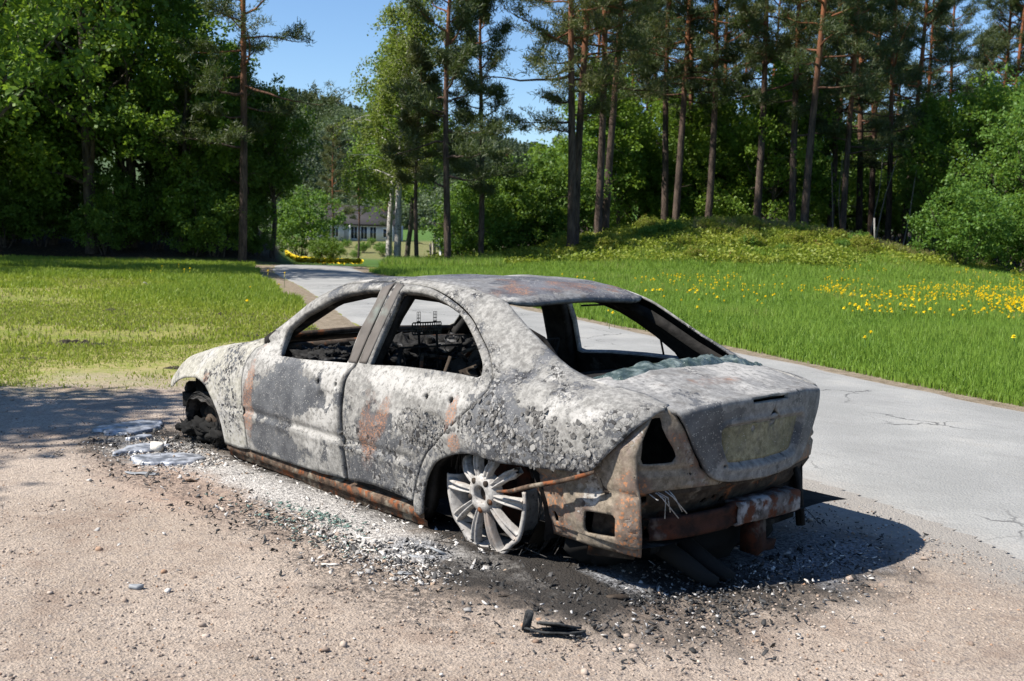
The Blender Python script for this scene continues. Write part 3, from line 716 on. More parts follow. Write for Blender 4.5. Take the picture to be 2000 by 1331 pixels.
# dashboard remains
b = MB()
for i in range(16):
    b.grid(lump((1.80 + .12 * RNG.random(), -.62 + 1.2 * i / 15, .84 + DZ + .04 * RNG.random()), .10 + .05 * RNG.random(), i * 3.7, 30, (1.3, 1, .6), 1.2, 14), True)
for i in range(7):
    b.grid(lump((1.62 + .1 * RNG.random(), .30 + .34 * i / 6, .875 + DZ + .04 * RNG.random()), .08, i * 5.1, 30, (1.4, 1, .5), 1.3, 14), True)
M['lump'] = char('molten_charred_plastic', (.006, .006, .006), (.024, .023, .022), (.13, .128, .125), 0, scale=26, amt=.57)
b.build("dashboard", M['lump'], car)
b = MB()
b.tube([(1.95, .70, .93 + DZ), (1.95, 0, .95 + DZ), (1.95, -.70, .93 + DZ)], .025, 8); b.tube([(2.1, .68, .985 + DZ), (2.16, 0, 1.0 + DZ), (2.1, -.68, .985 + DZ)], .02, 6)
b.build("cross_beam", M['char_brown'], car)
# steering column and wheel hoop
b = MB(); a = np.linspace(0, 2 * np.pi, 24); b.tube(np.stack([1.45 + .06 * np.sin(a), .36 + .18 * np.cos(a), .86 + DZ + .17 * np.sin(a)], 1), .008, 6, False)
b.tube([(1.85, .36, .75 + DZ), (1.45, .36, .86 + DZ)], .03, 8); b.build("steering_wheel", M['char'], car)
# seats: bare frames with springs
def seat(x, y, w, tilt=.25):
    root = empty("seat_frame"); root.parent = car; root.location = (x, y, .30 + DZ)
    b = MB(); H = .52
    for s in (-1, 1): b.tube([(.45, s * w, .12), (.0, s * w, .14), (-.05, s * w, .2), (-.05 - tilt * H, s * w * .95, .2 + H)], .013, 6)
    for t in np.linspace(0, 1, 5): b.tube([(-.05 - tilt * H * t, -w, .2 + H * t), (-.07 - tilt * H * t, 0, .2 + H * t), (-.05 - tilt * H * t, w, .2 + H * t)], .006, 5)
    for t in np.linspace(0, 1, 5): b.tube([(.45 * t, -w, .13), (.45 * t, w, .13)], .006, 5)
    o = b.build("frame", M['char'], root)
    b = MB()
    for k in range(6):
        yy = -w + 2 * w * (k + .5) / 6; t = np.linspace(0, 1, 40)
        b.tube(np.stack([-.06 - tilt * H * t + .012 * np.cos(40 * t), yy + .02 * np.sin(40 * t), .2 + H * t], 1), .0025, 4, False)
    b.build("spring", M['char'], root)
    return root
seat(1.12, .36, .21, .22); seat(1.12, -.36, .21, .25)
# perforated head-rest plate on two posts, standing on the driver's seat
PL = A((-.10, 0), (-.092, -.012), (.092, -.012), (.10, 0), (.10, .052), (.092, .06), (-.092, .06), (-.10, .052))
hs = []
for r in range(4):
    for c in range(12):
        x = -.088 + c * .016; z = .003 + r * .0148
        hs.append([(x - .0052, z - .005), (x + .0052, z - .005), (x + .0052, z + .005), (x - .0052, z + .005)])
HRX, HRY, HRZ = 1.0, .355, 1.088
hp = empty("head_rest"); hp.parent = car; hp.location = (HRX, HRY, HRZ + DZ)
V, F = mesh2d(PL, hs, .02)
o = link("perforated_plate", np_mesh("perforated_plate", np.stack([0 * V[:, 0] + .05 * V[:, 0] ** 2 * 20, V[:, 0], V[:, 1]], 1), F), M['wire'], hp); o.modifiers.new("t", 'SOLIDIFY').thickness = .002
for y in (-.055, .055):
    tb = A((-.012, .06), (.012, .06), (.012, .115), (-.012, .115)); h2 = [[(x - .0045, z - .007), (x + .0045, z - .007), (x + .0045, z + .007), (x - .0045, z + .007)] for x in (-.0058, .0058) for z in (.072, .09, .106)]
    V, F = mesh2d(tb, h2, .02)
    o = link("perforated_tab", np_mesh("perforated_tab", np.stack([.01 + 0 * V[:, 0], V[:, 0] + y, V[:, 1]], 1), F), M['wire'], hp); o.modifiers.new("t", 'SOLIDIFY').thickness = .002
b = MB()
for y in (-.06, .06): b.tube([(0, y, .01), (-.01, y, -.08), (-.03, y, -.25)], .007, 6)
b.build("post", M['char'], hp)
b = MB()
for i in range(14):
    p = np.array([.55 + .5 * RNG.random(), -.05 + .5 * RNG.random(), .72 + .28 * RNG.random() + DZ]); q = p + RNG.normal(0, .12, 3); r = q + RNG.normal(0, .08, 3)
    b.tube([p, q, r], .004 + .008 * RNG.random(), 5)
for i in range(5): b.box((.6 + .35 * RNG.random(), .05 + .4 * RNG.random(), .80 + .15 * RNG.random() + DZ), (.09, .012, .10), Matrix.Rotation(RNG.random() * 3, 3, 'Y') @ Matrix.Rotation(RNG.random() * 2, 3, 'Z'), .008)
b.build("seat_mechanism", M['char_brown'], car)
b = MB(); b.tube([(.35, -.70, 1.28 + DZ), (.28, -.66, 1.22 + DZ), (.18, -.60, 1.12 + DZ), (.16, -.62, 1.0 + DZ)], .006, 5); b.tube([(.3, -.66, 1.2 + DZ), (.55, -.62, 1.25 + DZ), (.85, -.66, 1.22 + DZ)], .006, 5)
b.build("seat_belt_cable", M["char"], car); b = MB(); b.tube([(.02, .52, 1.20 + DZ), (-.02, .44, 1.15 + DZ), (-.10, .42, 1.06 + DZ), (-.14, .45, .98 + DZ)], .016, 6)
b.build("seat_belt_cable", M['char'], car)

# ------------------------------------------------------------------ wheels
def wire_mess(n, R0, w, seed, flat=1.0):
    r = np.random.default_rng(seed); b = MB()
    for i in range(n):
        a0 = r.random() * 6.28; L = 1.2 + 2.5 * r.random(); t = np.linspace(0, 1, 14); a = a0 + L * t
        rr = R0 * (1 + .06 * r.normal() + .05 * np.sin(5 * t + r.random() * 6)); y = w * (r.random() - .5) + .03 * r.normal() * np.sin(3 * t + 1)
        b.tube(np.stack([rr * np.cos(a), y + 0 * t, np.maximum(rr * np.sin(a) * flat, -.27 + .02 * r.random())], 1), .0022, 4, False)
    for i in range(n // 3):
        p = np.array([R0 * r.normal(0, .9), w * r.normal(0, .7), -.25 + .06 * r.random()]); b.tube([p, p + r.normal(0, .06, 3) * [1, 1, .4] + [0, 0, .02], p + r.normal(0, .07, 3) * [1, 1, .3]], .002, 4, False)
    return b
def rear_wheel():
    root = empty("wheel"); root.parent = car; root.location = (-.036, .778, .464 + DZ); root.rotation_euler = (math.radians(-3), 0, 0)
    R0 = .278
    # rim: barrel and flange over the lower part, melted away at the top
    b = MB(); n = 90
    prof = [(R0, .0), (R0 - .004, .008), (R0 - .014, .006), (R0 - .018, -.01), (R0 - .028, -.03), (R0 - .040, -.07), (R0 - .036, -.13), (R0 - .03, -.18), (R0 - .008, -.19)]
    a = np.radians(np.linspace(168, 368, n)); cut = .55 + .45 * np.clip((np.minimum(np.arange(n), n - 1 - np.arange(n))) / 8, 0, 1)
    gr = np.array([[(r * math.cos(t) * (1 + .010 * math.sin(9 * t)), y * c, r * math.sin(t) + .006 * math.sin(13 * t)) for r, y in prof] for t, c in zip(a, cut)])
    b.grid(gr); rim = b.build("rim", M['alloy'], root, True); rim.modifiers.new("t", 'SOLIDIFY').thickness = .006
    b = MB()
    for k in range(10):
        ang = math.radians(180 + 36 * k); up = math.sin(ang) > .3
        L = R0 - .012 if not up else (.19 + .05 * RNG.random())
        c, s_ = math.cos(ang), math.sin(ang)
        sec = []
        for t in np.linspace(0, 1, 10):
            r = .045 + (L - .045) * t; hw = .011 + .015 * t ** 1.3 - (.012 * max(0, t - .8) / .2 if up else 0); y0 = .015 + .022 * math.sin(t * 2.6) - .02 * t
            y0 += -.035 * t * t if up else 0
            pr = [(-hw, -.03), (-hw, 0), (-hw * .75, .009), (-hw * .45, .008), (-hw * .25, -.010), (hw * .25, -.010), (hw * .45, .008), (hw * .75, .009), (hw, 0), (hw, -.03)]
            sec.append([(r * c - q * s_ + (RNG.normal(0, .004) * t if up else 0), y0 + y, r * s_ + q * c) for q, y in pr])
        b.grid(np.array(sec)[:, ::-1]); 
        e = len(b.v[-1]); b.f.setdefault(10, []).append(np.array([list(range(10))]) + b.n - 10)
    b.build("spoke", M['alloy'], root, True)
    b = MB(); th = np.linspace(0, 2 * np.pi, 40, endpoint=False)
    pr = [(.040, -.02), (.040, .034), (.046, .040), (.066, .038), (.084, .030), (.096, .012), (.100, -.02)]
    b.grid(np.array([[(r * math.cos(t), y, r * math.sin(t)) for r, y in pr] for t in th]), True)
    b.build("hub", M['alloy'], root, True)
    b = MB()
    for k in range(5):
        t = math.radians(54 + 72 * k); b.tube([(.070 * math.cos(t), .030, .070 * math.sin(t)), (.070 * math.cos(t), .0392, .070 * math.sin(t))], .0145, 12)
    b.tube([(0, -.05, 0), (0, .005, 0)], .031, 20); b.build("bolt_hole", M['char_brown'], root)
    b = MB(); b.tube([(0, -.16, 0), (0, -.13, 0)], .17, 32); b.tube([(0, -.2, 0), (0, -.05, 0)], .07, 16); b.build("brake_disc", M['beam'], root)
    o = wire_mess(90, .31, .20, 3).build("tyre_wire", M['wire'], root); o.location = (0, -.14, 0); o["kind"] = "stuff"
    return root
rear_wheel()
def bare_wheel(x, y, sgn, seed, R0=.27, sx=1.0):
    """hub with disc, buried in the steel cord of its burnt tyre"""
    root = empty("wheel"); root.parent = car; root.location = (x, y, .27); root.scale = (sx * R0 / .27, R0 / .27 * (1.15 if sx > 1 else 1), R0 / .27); root.location.z = R0
    b = MB(); b.tube([(0, -.012 * 1, 0), (0, .012, 0)], .16, 32); b.tube([(0, -.08, 0), (0, .05, 0)], .065, 18); b.tube([(0, .05, 0), (0, .075, 0)], .035, 14); b.build("brake_disc", M['char_brown'], root, False)
    b = MB(); a = np.linspace(-.3, math.pi + .3, 26)
    rr = lambda t, k: .27 + .03 * math.sin(3 * t + k) + .012 * math.sin(11 * t + 2 * k)
    b.grid(np.array([[(rr(t, k) * math.cos(t) * (1 - .5 * abs(k - 3) / 12), sgn * (-.16 + .05 * k), max(rr(t, k) * math.sin(t) * (1 - .25 * abs(k - 3) / 6), -.25)) for k in range(7)] for t in a]))
    b.build("tyre_carcass", M['wire'], root, True)
    wire_mess(150, .27, .26, seed).build("tyre_wire", M['wire'], root)["kind"] = "stuff"
    b = MB()
    for i in range(17): b.grid(lump((RNG.normal(.06, .17), sgn * abs(RNG.normal(.0, .06)), -.20 + .13 * RNG.random()), .065 + .035 * RNG.random(), i * 2.3 + seed, 20, (1.2, 1, .8), 1.1, 10), True)
    b.build("burnt_rubber", M['soot'], root)
    return root
bare_wheel(2.92, .66, 1, 5, .175, 1.45); bare_wheel(2.86, -.68, -1, 8); bare_wheel(-.04, -.70, -1, 11)
# strut and headlamp carrier seen through the front arch
b = MB(); b.tube([(3.24, .60, .66 + DZ), (3.22, .61, .52 + DZ), (3.16, .62, .42 + DZ), (3.05, .62, .34 + DZ)], [.05, .045, .05, .06], 8)
b.box((3.25, .68, .44 + DZ), (.12, .10, .10), jit=.018); b.box((3.30, .66, .53 + DZ), (.06, .05, .06), jit=.02); b.box((3.0, .45, .40 + DZ), (.3, .08, .1), jit=.03)
b.build("front_carrier", M['char'], car)

# curled flakes of crust standing off the quarter panel, rear door and C-pillar
def flakes(n, xr, vr, mask, seed, r0=.005, r1=.016):
    r = np.random.default_rng(seed); x = r.uniform(*xr, n * 6); v = r.uniform(*vr, n * 6); P = S(x, v)
    k = mask(P) * (.5 + 1.2 * vnoise(P, 11, 2.0, 3)) > r.random(len(x)); x, v = x[k][:n], v[k][:n]
    P = S(x, v); N = SN(x, v); n = len(P)
    T = np.cross(N, r.normal(size=(n, 3))); T /= np.linalg.norm(T, axis=1, keepdims=True); B = np.cross(N, T)
    sz = r.uniform(r0, r1, n) ; lift = r.uniform(.05, .7, n) ** 1.4
    Vs = []
    m = 6
    for j in range(m):
        a = 2 * np.pi * j / m + r.uniform(-.35, .35, n); rad = sz * r.uniform(.7, 1.25, n); ca, sa = np.cos(a) * rad, np.sin(a) * rad
        Vs.append(P + T * ca[:, None] + B * sa[:, None] + N * (.0025 + np.clip(ca, 0, 1) * lift + np.abs(sa) * .12)[:, None])
    V = np.stack(Vs, 1).reshape(-1, 3) + [0, 0, DZ]
    F = np.arange(n * m).reshape(n, m)
    return V, F
qm = lambda P: np.clip(1.3 - np.hypot((P[:, 0] + .25) / .42, (P[:, 2] - .78) / .16), 0, 1) + .5 * np.clip(1.2 - np.hypot((P[:, 0] - .05) / .3, (P[:, 2] - 1.02) / .16), 0, 1)
parts = [flakes(520, (-.85, .25), (1.9, 6.0), lambda P: (P[:, 2] < .92) * qm(P) * (np.hypot((P[:, 0]) / .36, (P[:, 2] - .45) / .23) > 1) * ~((P[:, 0] > -.05) & (P[:, 2] < .98) & (P[:, 2] > .9)) * (P[:, 0] < .0 + .9 * np.abs(P[:, 2] - .9)), 1),
         flakes(260, (.12, .55), (1.7, 3.5), lambda P: np.clip(1.2 - np.hypot((P[:, 0] - .33) / .2, (P[:, 2] - .66) / .15), 0, 1), 2, .003, .008)]
M['flake'] = char('ash_flake', (.035, .033, .031), (.15, .145, .138), (.27, .26, .245), 0, scale=40, amt=.53)
o = link("paint_flakes", np_mesh("paint_flakes", np.concatenate([parts[0][0], parts[1][0]]), np.concatenate([parts[0][1], parts[1][1] + len(parts[0][0])])), M['flake'], car)
o["kind"] = "stuff"

# third brake light slot and number plate recess stay in the lid; melted rear window slumped on it
g = G('melted_green_glass'); n = g.noise(18, 5)
g._in(g.b.inputs["Base Color"], g.mix(g.step(n, .4, .7), (.05, .075, .065), (.24, .285, .265))); g.b.inputs["Roughness"].default_value = .16
g.b.inputs["Transmission Weight"].default_value = .25; g.b.inputs["IOR"].default_value = 1.5; g.bump(g.noise(38, 5, .7), .010, .8)
M['glass'] = g.m
gl = empty("melted_glass", (-.53, 0, .84))
tag(gl, "slumped greenish melted window glass lying along the front edge of the trunk lid", "glass")
def draped(name, x0, x1, y0, y1, hgt, seed, parent, n=70):
    ys = np.linspace(y0, y1, n); xs = np.linspace(x0, x1, 20); X, Y = np.meshgrid(xs, ys, indexing='ij')
    e = np.clip(np.minimum((X - x0) / (x1 - x0), 1 - (X - x0) / (x1 - x0)) * 4, 0, 1) * np.clip(np.minimum(Y - min(y0, y1), max(y0, y1) - Y) / .06, 0, 1)
    P0 = np.stack([X, Y, 0 * X], -1); h = hgt * np.clip(.38 + 1.0 * vnoise(P0, 12, seed, 3), 0, .95) * e
    zz = bend(np.stack([X, Y, ztop(np.maximum(X, -.95), Y) + .004 + h - .012 * (1 - e)], -1))
    zz[..., 0] += .02 * vnoise(P0, 12, seed + 3, 2); zz[..., 2] += DZ
    zz -= np.array(parent.location)
    b = MB().grid(zz); o = b.build(name, M['glass'], parent, True); return o
draped("glass_lump", -.60, -.46, -.30, .10, .040, 1.0, gl); draped("glass_lump", -.60, -.44, -.62, -.30, .042, 4.0, gl); draped("glass_film", -.59, -.46, -.64, .54, .024, 7.0, gl, 140)
# ------------------------------------------------------------------ terrain
def to_uw(x, y):
    dx, dy = x - CAM[0], y - CAM[1]
    return dx * HF[0] + dy * HF[1], dx * HR[0] + dy * HR[1]
def ss(a, b, x): t = np.clip((x - a) / (b - a), 0, 1); return t * t * (3 - 2 * t)
def hterr(x, y):
    u, w = to_uw(np.asarray(x, float), np.asarray(y, float)); z = 0 * u
    q = w / np.maximum(u, 1)
    far = ss(37, 60, u) * ss(.05, -.02, q) * ss(-.36, -.22, q)          # land dips beyond the bend of the road
    z = z - .85 * far - 1.2 * ss(62, 110, u) * ss(.05, -.02, q) * ss(-.4, -.2, q)
    z = z + 1.5 * ss(118, 150, u + 25 * q) * ss(.0, -.06, q)            # bank below the house
    z = z + .75 * ss(18, 60, w) * ss(10, 40, u)                          # meadow rises a little to the right
    mx = (w - .190 * 47) / 7.2; mu = (u - 47) / 8.0
    m = np.exp(-np.abs(mx) ** 2.4) * np.exp(-np.abs(mu) ** 2.6)
    z = z + 1.75 * m + .15 * np.exp(-(((w - 1.5) / 4) ** 2 + ((u - 44) / 3.5) ** 2))
    z = z + 1.6 * ss(46, 75, u) * ss(.12, .3, q)                         # rising wood floor on the right
    z = z + 2.4 * ss(39, 58, u) * ss(-.19, -.25, q)                      # shaded bank under the left wood
    z = z + .9 * ss(39, 42, u) * ss(-.20, -.26, q) * .4
    z = z + 26 * ss(150, 420, u) * ss(.0, .2, q) + 20 * ss(120, 400, u) * ss(-.3, -.5, q)
    z = z + (.03 * vnoise(np.stack([x, y, 0 * x], -1), .35, 1.0, 3) * ss(9, 14, u)) + .25 * vnoise(np.stack([x, y, 0 * x], -1), .12, 3.0, 3) * ss(42, 60, u)
    return z
na, nr = 420, 150
rr = np.concatenate([[.01], np.geomspace(.6, 2600, nr)])
aa = np.linspace(0, 2 * np.pi, na, endpoint=False)
Rr, Aa = np.meshgrid(rr, aa, indexing='ij')
X = CAM[0] + Rr * np.cos(Aa); Y = CAM[1] + Rr * np.sin(Aa); Z = hterr(X, Y)
Z = Z - .012 * (Rr < 16)
F = gridf(na, nr + 1, True)
V = np.stack([X, Y, Z], -1).transpose(1, 0, 2).reshape(-1, 3)
u_, w_ = to_uw(V[:, 0], V[:, 1]); q_ = w_ / np.maximum(u_, 1)
mound = np.exp(-np.abs((w_ - .192 * 47) / 13) ** 3) * np.exp(-np.abs((u_ - 46) / 8.5) ** 3) + np.exp(-(((w_ - 1.5) / 7) ** 2 + ((u_ - 44) / 4) ** 2))
lawn = ss(-.03, -.08, q_) * ss(42, 38, u_) * (u_ > 0)
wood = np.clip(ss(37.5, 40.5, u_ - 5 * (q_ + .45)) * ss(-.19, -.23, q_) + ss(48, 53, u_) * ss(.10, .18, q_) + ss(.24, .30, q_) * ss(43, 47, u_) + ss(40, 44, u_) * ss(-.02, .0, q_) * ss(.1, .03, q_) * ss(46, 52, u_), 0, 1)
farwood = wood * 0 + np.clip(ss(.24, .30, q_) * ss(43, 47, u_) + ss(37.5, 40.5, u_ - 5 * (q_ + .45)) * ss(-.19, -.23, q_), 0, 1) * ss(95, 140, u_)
dry = ss(112, 122, u_) * ss(160, 146, u_) * ss(.0, -.06, q_)
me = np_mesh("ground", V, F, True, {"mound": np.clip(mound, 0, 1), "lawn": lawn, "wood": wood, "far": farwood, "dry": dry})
g = G('meadow_soil')
n = g.noise(1.1, 8, .65); n2 = g.noise(9, 6, .7); n3 = g.noise(60, 3)
c = g.mix(g.step(n, .35, .65), (.045, .105, .016), (.08, .15, .025))
c = g.mix(g.mul(g.step(n2, .45, .7), .5), c, (.10, .12, .035))
lw = g.mix(g.step(n, .38, .62), (.19, .23, .035), (.30, .29, .08)); lw = g.mix(g.mul(g.step(n2, .44, .62), .65), lw, (.21, .165, .085)); lw = g.mix(g.mul(g.step(g.noise(2.4, 7, .7), .56, .66), .6), lw, (.09, .07, .04))
c = g.mix(g.attr("lawn"), c, lw)
mo = g.mix(g.step(n2, .35, .65), (.10, .13, .02), (.19, .15, .04)); c = g.mix(g.attr("mound"), c, mo)
c = g.mix(g.attr("dry"), c, g.mix(g.step(n2, .40, .62), (.085, .125, .025), (.23, .18, .095)))
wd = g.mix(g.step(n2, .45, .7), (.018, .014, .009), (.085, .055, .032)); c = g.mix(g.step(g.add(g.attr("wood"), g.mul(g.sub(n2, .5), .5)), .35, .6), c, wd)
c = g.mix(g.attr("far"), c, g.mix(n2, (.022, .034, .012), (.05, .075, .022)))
g.bump(g.add(n2, n3), .05, .8)
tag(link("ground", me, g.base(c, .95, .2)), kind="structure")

# road: one swept sheet, a bit crowned
def poly_at(pts, step=.5): return cr(np.array(pts, float), step)
RN = cr(A((-9, 1.6), (-5.5, .32), (-3, -.60), (-1.63, -1.12), (-.17, -1.67), (3.0, -2.72), (6.5, -3.75), (9.79, -4.83), (12.85, -6.28), (16.65, -8.1), (20.02, -9.66), (23.78, -11.3), (26.7, -12.7), (29.5, -14.3), (32.0, -15.9)), .4)
RF = cr(A((-9, -2.4), (-5.5, -3.6), (-2.2, -4.78), (.49, -5.76), (1.68, -6.15), (3.31, -6.85), (4.8, -7.29), (6.86, -8.0), (9.83, -9.1), (13.5, -10.6), (17.6, -12.2), (21.0, -13.5), (24.5, -14.9), (27.5, -16.3), (30.5, -18.2)), .4)
def resample(p, n):
    d = np.concatenate([[0], np.cumsum(np.linalg.norm(np.diff(p, axis=0), axis=1))]); t = np.linspace(0, d[-1], n)
    return np.stack([np.interp(t, d, p[:, 0]), np.interp(t, d, p[:, 1])], 1)
NR = 320
rn, rf = resample(RN, NR), resample(RF, NR)
T = np.linspace(0, 1, 15)
jn = .10 * vnoise(np.stack([rn[:, 0], rn[:, 1], 0 * rn[:, 0]], -1), 1.3, 0, 4); jf = .10 * vnoise(np.stack([rf[:, 0], rf[:, 1], 0 * rf[:, 0]], -1), 1.3, 5, 4)
dv = (rf - rn) / np.linalg.norm(rf - rn, axis=1, keepdims=True)
P = (rn + dv * jn[:, None])[:, None] * (1 - T)[None, :, None] + (rf + dv * jf[:, None])[:, None] * T[None, :, None]
Zr = hterr(P[..., 0], P[..., 1]) + .012 + .028 * (1 - (2 * T - 1) ** 2)[None] - .030 * np.array([1.0] + [0.0] * 13 + [.3])[None]
me = np_mesh("road", np.concatenate([P, Zr[..., None]], -1).reshape(-1, 3), gridf(NR, 15), True, {"across": np.tile(T, NR)})
g = G('worn_asphalt')
n = g.noise(.9, 7, .6); f = g.noise(48, 8, .8); sp = g.vor(70).outputs["Distance"]; st_ = g.noise(5, 7, .7, g.vadd(g.P, (.35, 1.4, 1), 'MULTIPLY'))
c = g.mix(g.step(n, .35, .65), (.235, .234, .223), (.30, .297, .283))
c = g.mix(g.mul(g.step(f, .48, .66), .6), c, (.15, .15, .145)); c = g.mix(g.mul(g.step(st_, .50, .68), .45), c, (.19, .185, .175)); c = g.mix(g.mul(g.step(n, .55, .68), .35), c, (.33, .315, .285)); c = g.mix(g.mul(g.step(sp, .25, .1), .5), c, (.36, .35, .34))
ac = g.attr("across"); trk = g.add(g.step(g.math('ABSOLUTE', g.sub(ac, .27)), .14, .02), g.step(g.math('ABSOLUTE', g.sub(ac, .73)), .14, .02))
c = g.mix(g.mul(trk, .15), c, (.22, .22, .215))
cr_ = g.mul(g.step(g.vor(.9, 'DISTANCE_TO_EDGE', g.warp(.5, 2.2, 5)).outputs["Distance"], .012, .004), g.step(g.noise(.5, 3), .5, .58)); c = g.mix(g.mul(cr_, .8), c, (.05, .05, .05))
eg = g.math('MINIMUM', ac, g.sub(1.0, ac)); c = g.mix(g.mul(g.step(g.add(eg, g.mul(g.sub(g.noise(6, 5, .7), .5), .12)), .07, .01), .7), c, (.27, .255, .235))
g.bump(g.add(f, sp), .006, .7)
tag(link("road", me, g.base(c, .88, .3)), kind="structure")

# roadside strips of trodden earth and gravel shoulder on the far side
g = G('dirt_verge'); n = g.noise(8, 7, .7); f = g.noise(60, 5, .7)
c = g.mix(g.step(n, .35, .65), (.15, .12, .08), (.27, .22, .165)); c = g.mix(g.mul(g.step(f, .5, .7), .6), c, (.075, .065, .04)); g.bump(f, .02, .8); M['verge'] = g.base(c, .95, .15)
def strip(name, e, nrm, d0, d1, up):
    k = np.array([d0, (d0 + d1) / 2, d1]); jit = 1 + .5 * vnoise(np.stack([e[:, 0], e[:, 1], 0 * e[:, 0]], -1), 1.1, 8, 4)
    P = e[:, None] + nrm[:, None] * (k[None, :, None] * jit[:, None, None])
    z = hterr(P[..., 0], P[..., 1]) + up
    tag(link(name, np_mesh(name, np.concatenate([P, z[..., None]], -1).reshape(-1, 3), gridf(len(e), 3), True), M['verge']), kind="structure")
strip("verge", rf, dv, -.10, .45, .006); strip("verge", rn[130:], dv[130:], .10, -.75, .006)

# ------------------------------------------------------------------ gravel lot, one displaced sheet
LOTX, LOTY = np.arange(-5.5, 8.6, .045), np.arange(-4.2, 6.8, .045)
X, Y = np.meshgrid(LOTX, LOTY, indexing='ij'); Pq = np.stack([X, Y, 0 * X], -1)
Z = .010 * vnoise(Pq, 1.1, 2, 3) + .007 * vnoise(Pq, 7, 4, 3) + .0045 * vnoise(Pq, 24, 6, 2)
ash = np.clip(1.2 - np.hypot((X - 1.2) / 1.5, (Y - 1.0) / .22), 0, 1) * .02 + np.clip(1.3 - np.hypot((X + .35) / .8, (Y - .95) / .4), 0, 1) * .025
Z = Z + ash * (1 + .8 * vnoise(Pq, 14, 1, 3))
roadn = np.interp(X, RN[:120, 0], RN[:120, 1])
keep = (Y > roadn - .12 + .12 * vnoise(Pq, 2.0, 3, 4))
Fq = gridf(len(LOTX), len(LOTY)); Fq = Fq[keep.reshape(-1)[Fq].all(1)]
Z = Z * ss(-.05, .35, Y - roadn) + .005 + .015 * ss(-.02, .6, Y - roadn)
used = np.unique(Fq); mp = -np.ones(X.size, int); mp[used] = np.arange(len(used))
nr_ = (np.clip((Y - roadn) / 2.0, 0, 1)).reshape(-1)[used]
me = np_mesh("gravel_lot", np.stack([X, Y, Z], -1).reshape(-1, 3)[used], mp[Fq], True, {"from_road": nr_})
g = G('tan_gravel')
n = g.noise(.8, 6, .6); f = g.noise(38, 7, .75); f2 = g.noise(140, 3, .7)
vp = g.vor(95, 'F1', g.warp(.01, 60)); vr = g.xyz(vp.outputs["Color"])
c = g.mix(g.step(n, .35, .65), (.34, .272, .215), (.455, .375, .305))
c = g.mix(g.mul(g.step(f, .40, .68), .65), c, (.195, .155, .125))
c = g.mix(g.mul(g.step(vr[0], .6, .95), .5), c, (.46, .38, .31)); c = g.mix(g.mul(g.step(vr[1], .82, .92), .7), c, (.17, .15, .14))
c = g.mix(g.mul(g.step(f2, .60, .70), .7), c, (.085, .070, .058))
c = g.mix(g.mul(g.step(g.noise(2.2, 8, .72), .50, .66), .55), c, (.23, .165, .125)); c = g.mix(g.mul(g.step(g.noise(.55, 6, .7), .52, .66), .35), c, (.25, .19, .15))
rdm = g.step(g.add(g.attr("from_road"), g.mul(g.sub(g.noise(1.7, 7, .7), .5), .35)), .02, .32, 1.0, 0.0); c = g.mix(g.mul(rdm, .75), c, g.mix(f, (.20, .195, .185), (.36, .345, .315)))
pin = g.ellipse(1.9, 1.35, .9, .30, 1.2, (0, 1)); c = g.mix(g.mul(pin, .35), c, (.42, .28, .21))
# grey asphalt dust along the road, char, ash and soot left by the fire
o = g.xyz()
grit = g.step(g.noise(52, 6, .8), .40, .60)
def stain(c, lst, colr, k, gm=None):
    m = None
    for a in lst:
        e = g.ellipse(*a); m = e if m is None else g.mx(m, e)
    m = g.mul(m, k) if gm is None else g.mul(g.mul(m, gm), k)
    return g.mix(m, c, colr)
ax = (0, 1)
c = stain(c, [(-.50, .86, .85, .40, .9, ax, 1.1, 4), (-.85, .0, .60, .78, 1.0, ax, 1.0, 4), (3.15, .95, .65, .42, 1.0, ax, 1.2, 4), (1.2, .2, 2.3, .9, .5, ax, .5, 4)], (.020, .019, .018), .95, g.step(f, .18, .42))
c = stain(c, [(.95, 1.30, .62, .24, 1.2, ax, 1.4, 5), (2.35, 1.42, .8, .16, 1.2, ax, 1.4, 5), (-.2, 1.45, .5, .2, 1.2, ax, 1.5, 5)], (.055, .047, .042), .85, g.step(f, .40, .60))
wa = g.mix(grit, (.20, .19, .18), (.60, .57, .53))
c = stain(c, [(1.35, 1.00, 1.45, .17, 1.0, ax, 1.1, 6), (.35, 1.10, .45, .16, 1.0, ax, 1.2, 6), (2.75, 1.05, .55, .25, 1.1, ax, 1.2, 6)], wa, .85)
c = stain(c, [(.10, 1.06, .16, .12, 1.0, ax, 1.2, 8), (-.95, -.40, .32, .42, 1.1, ax, 1.4, 6), (-.75, .62, .22, .07, 1.0, ax, 1.6, 8)], g.mix(grit, (.07, .07, .075), (.36, .37, .39)), .8)
# edge where grass takes over
ed = g.add(g.sub(o[0], g.add(5.4, g.mul(g.sub(o[1], 0.0), .30))), g.mul(g.sub(g.noise(1.0, 7, .68), .5), 3.2))
gr_ = g.mix(g.step(g.noise(5, 6, .7), .38, .62), (.20, .22, .045), (.32, .27, .12)); c = g.mix(g.step(g.add(ed, g.mul(g.sub(f, .5), 2.0)), -.4, 1.7), c, gr_)
soil = g.mul(g.step(g.math('ABSOLUTE', ed), .9, .1), g.step(f, .45, .65)); c = g.mix(g.mul(soil, .6), c, (.075, .058, .036))
g.bump(g.add(g.mul(f, 1.0), g.add(g.mul(vp.outputs["Distance"], .5), g.mul(f2, .25))), .014, .9)
tag(link("gravel_lot", me, g.base(c, .95, .2)), kind="structure")
def hlot(x, y):
    return hterr(x, y) + .02

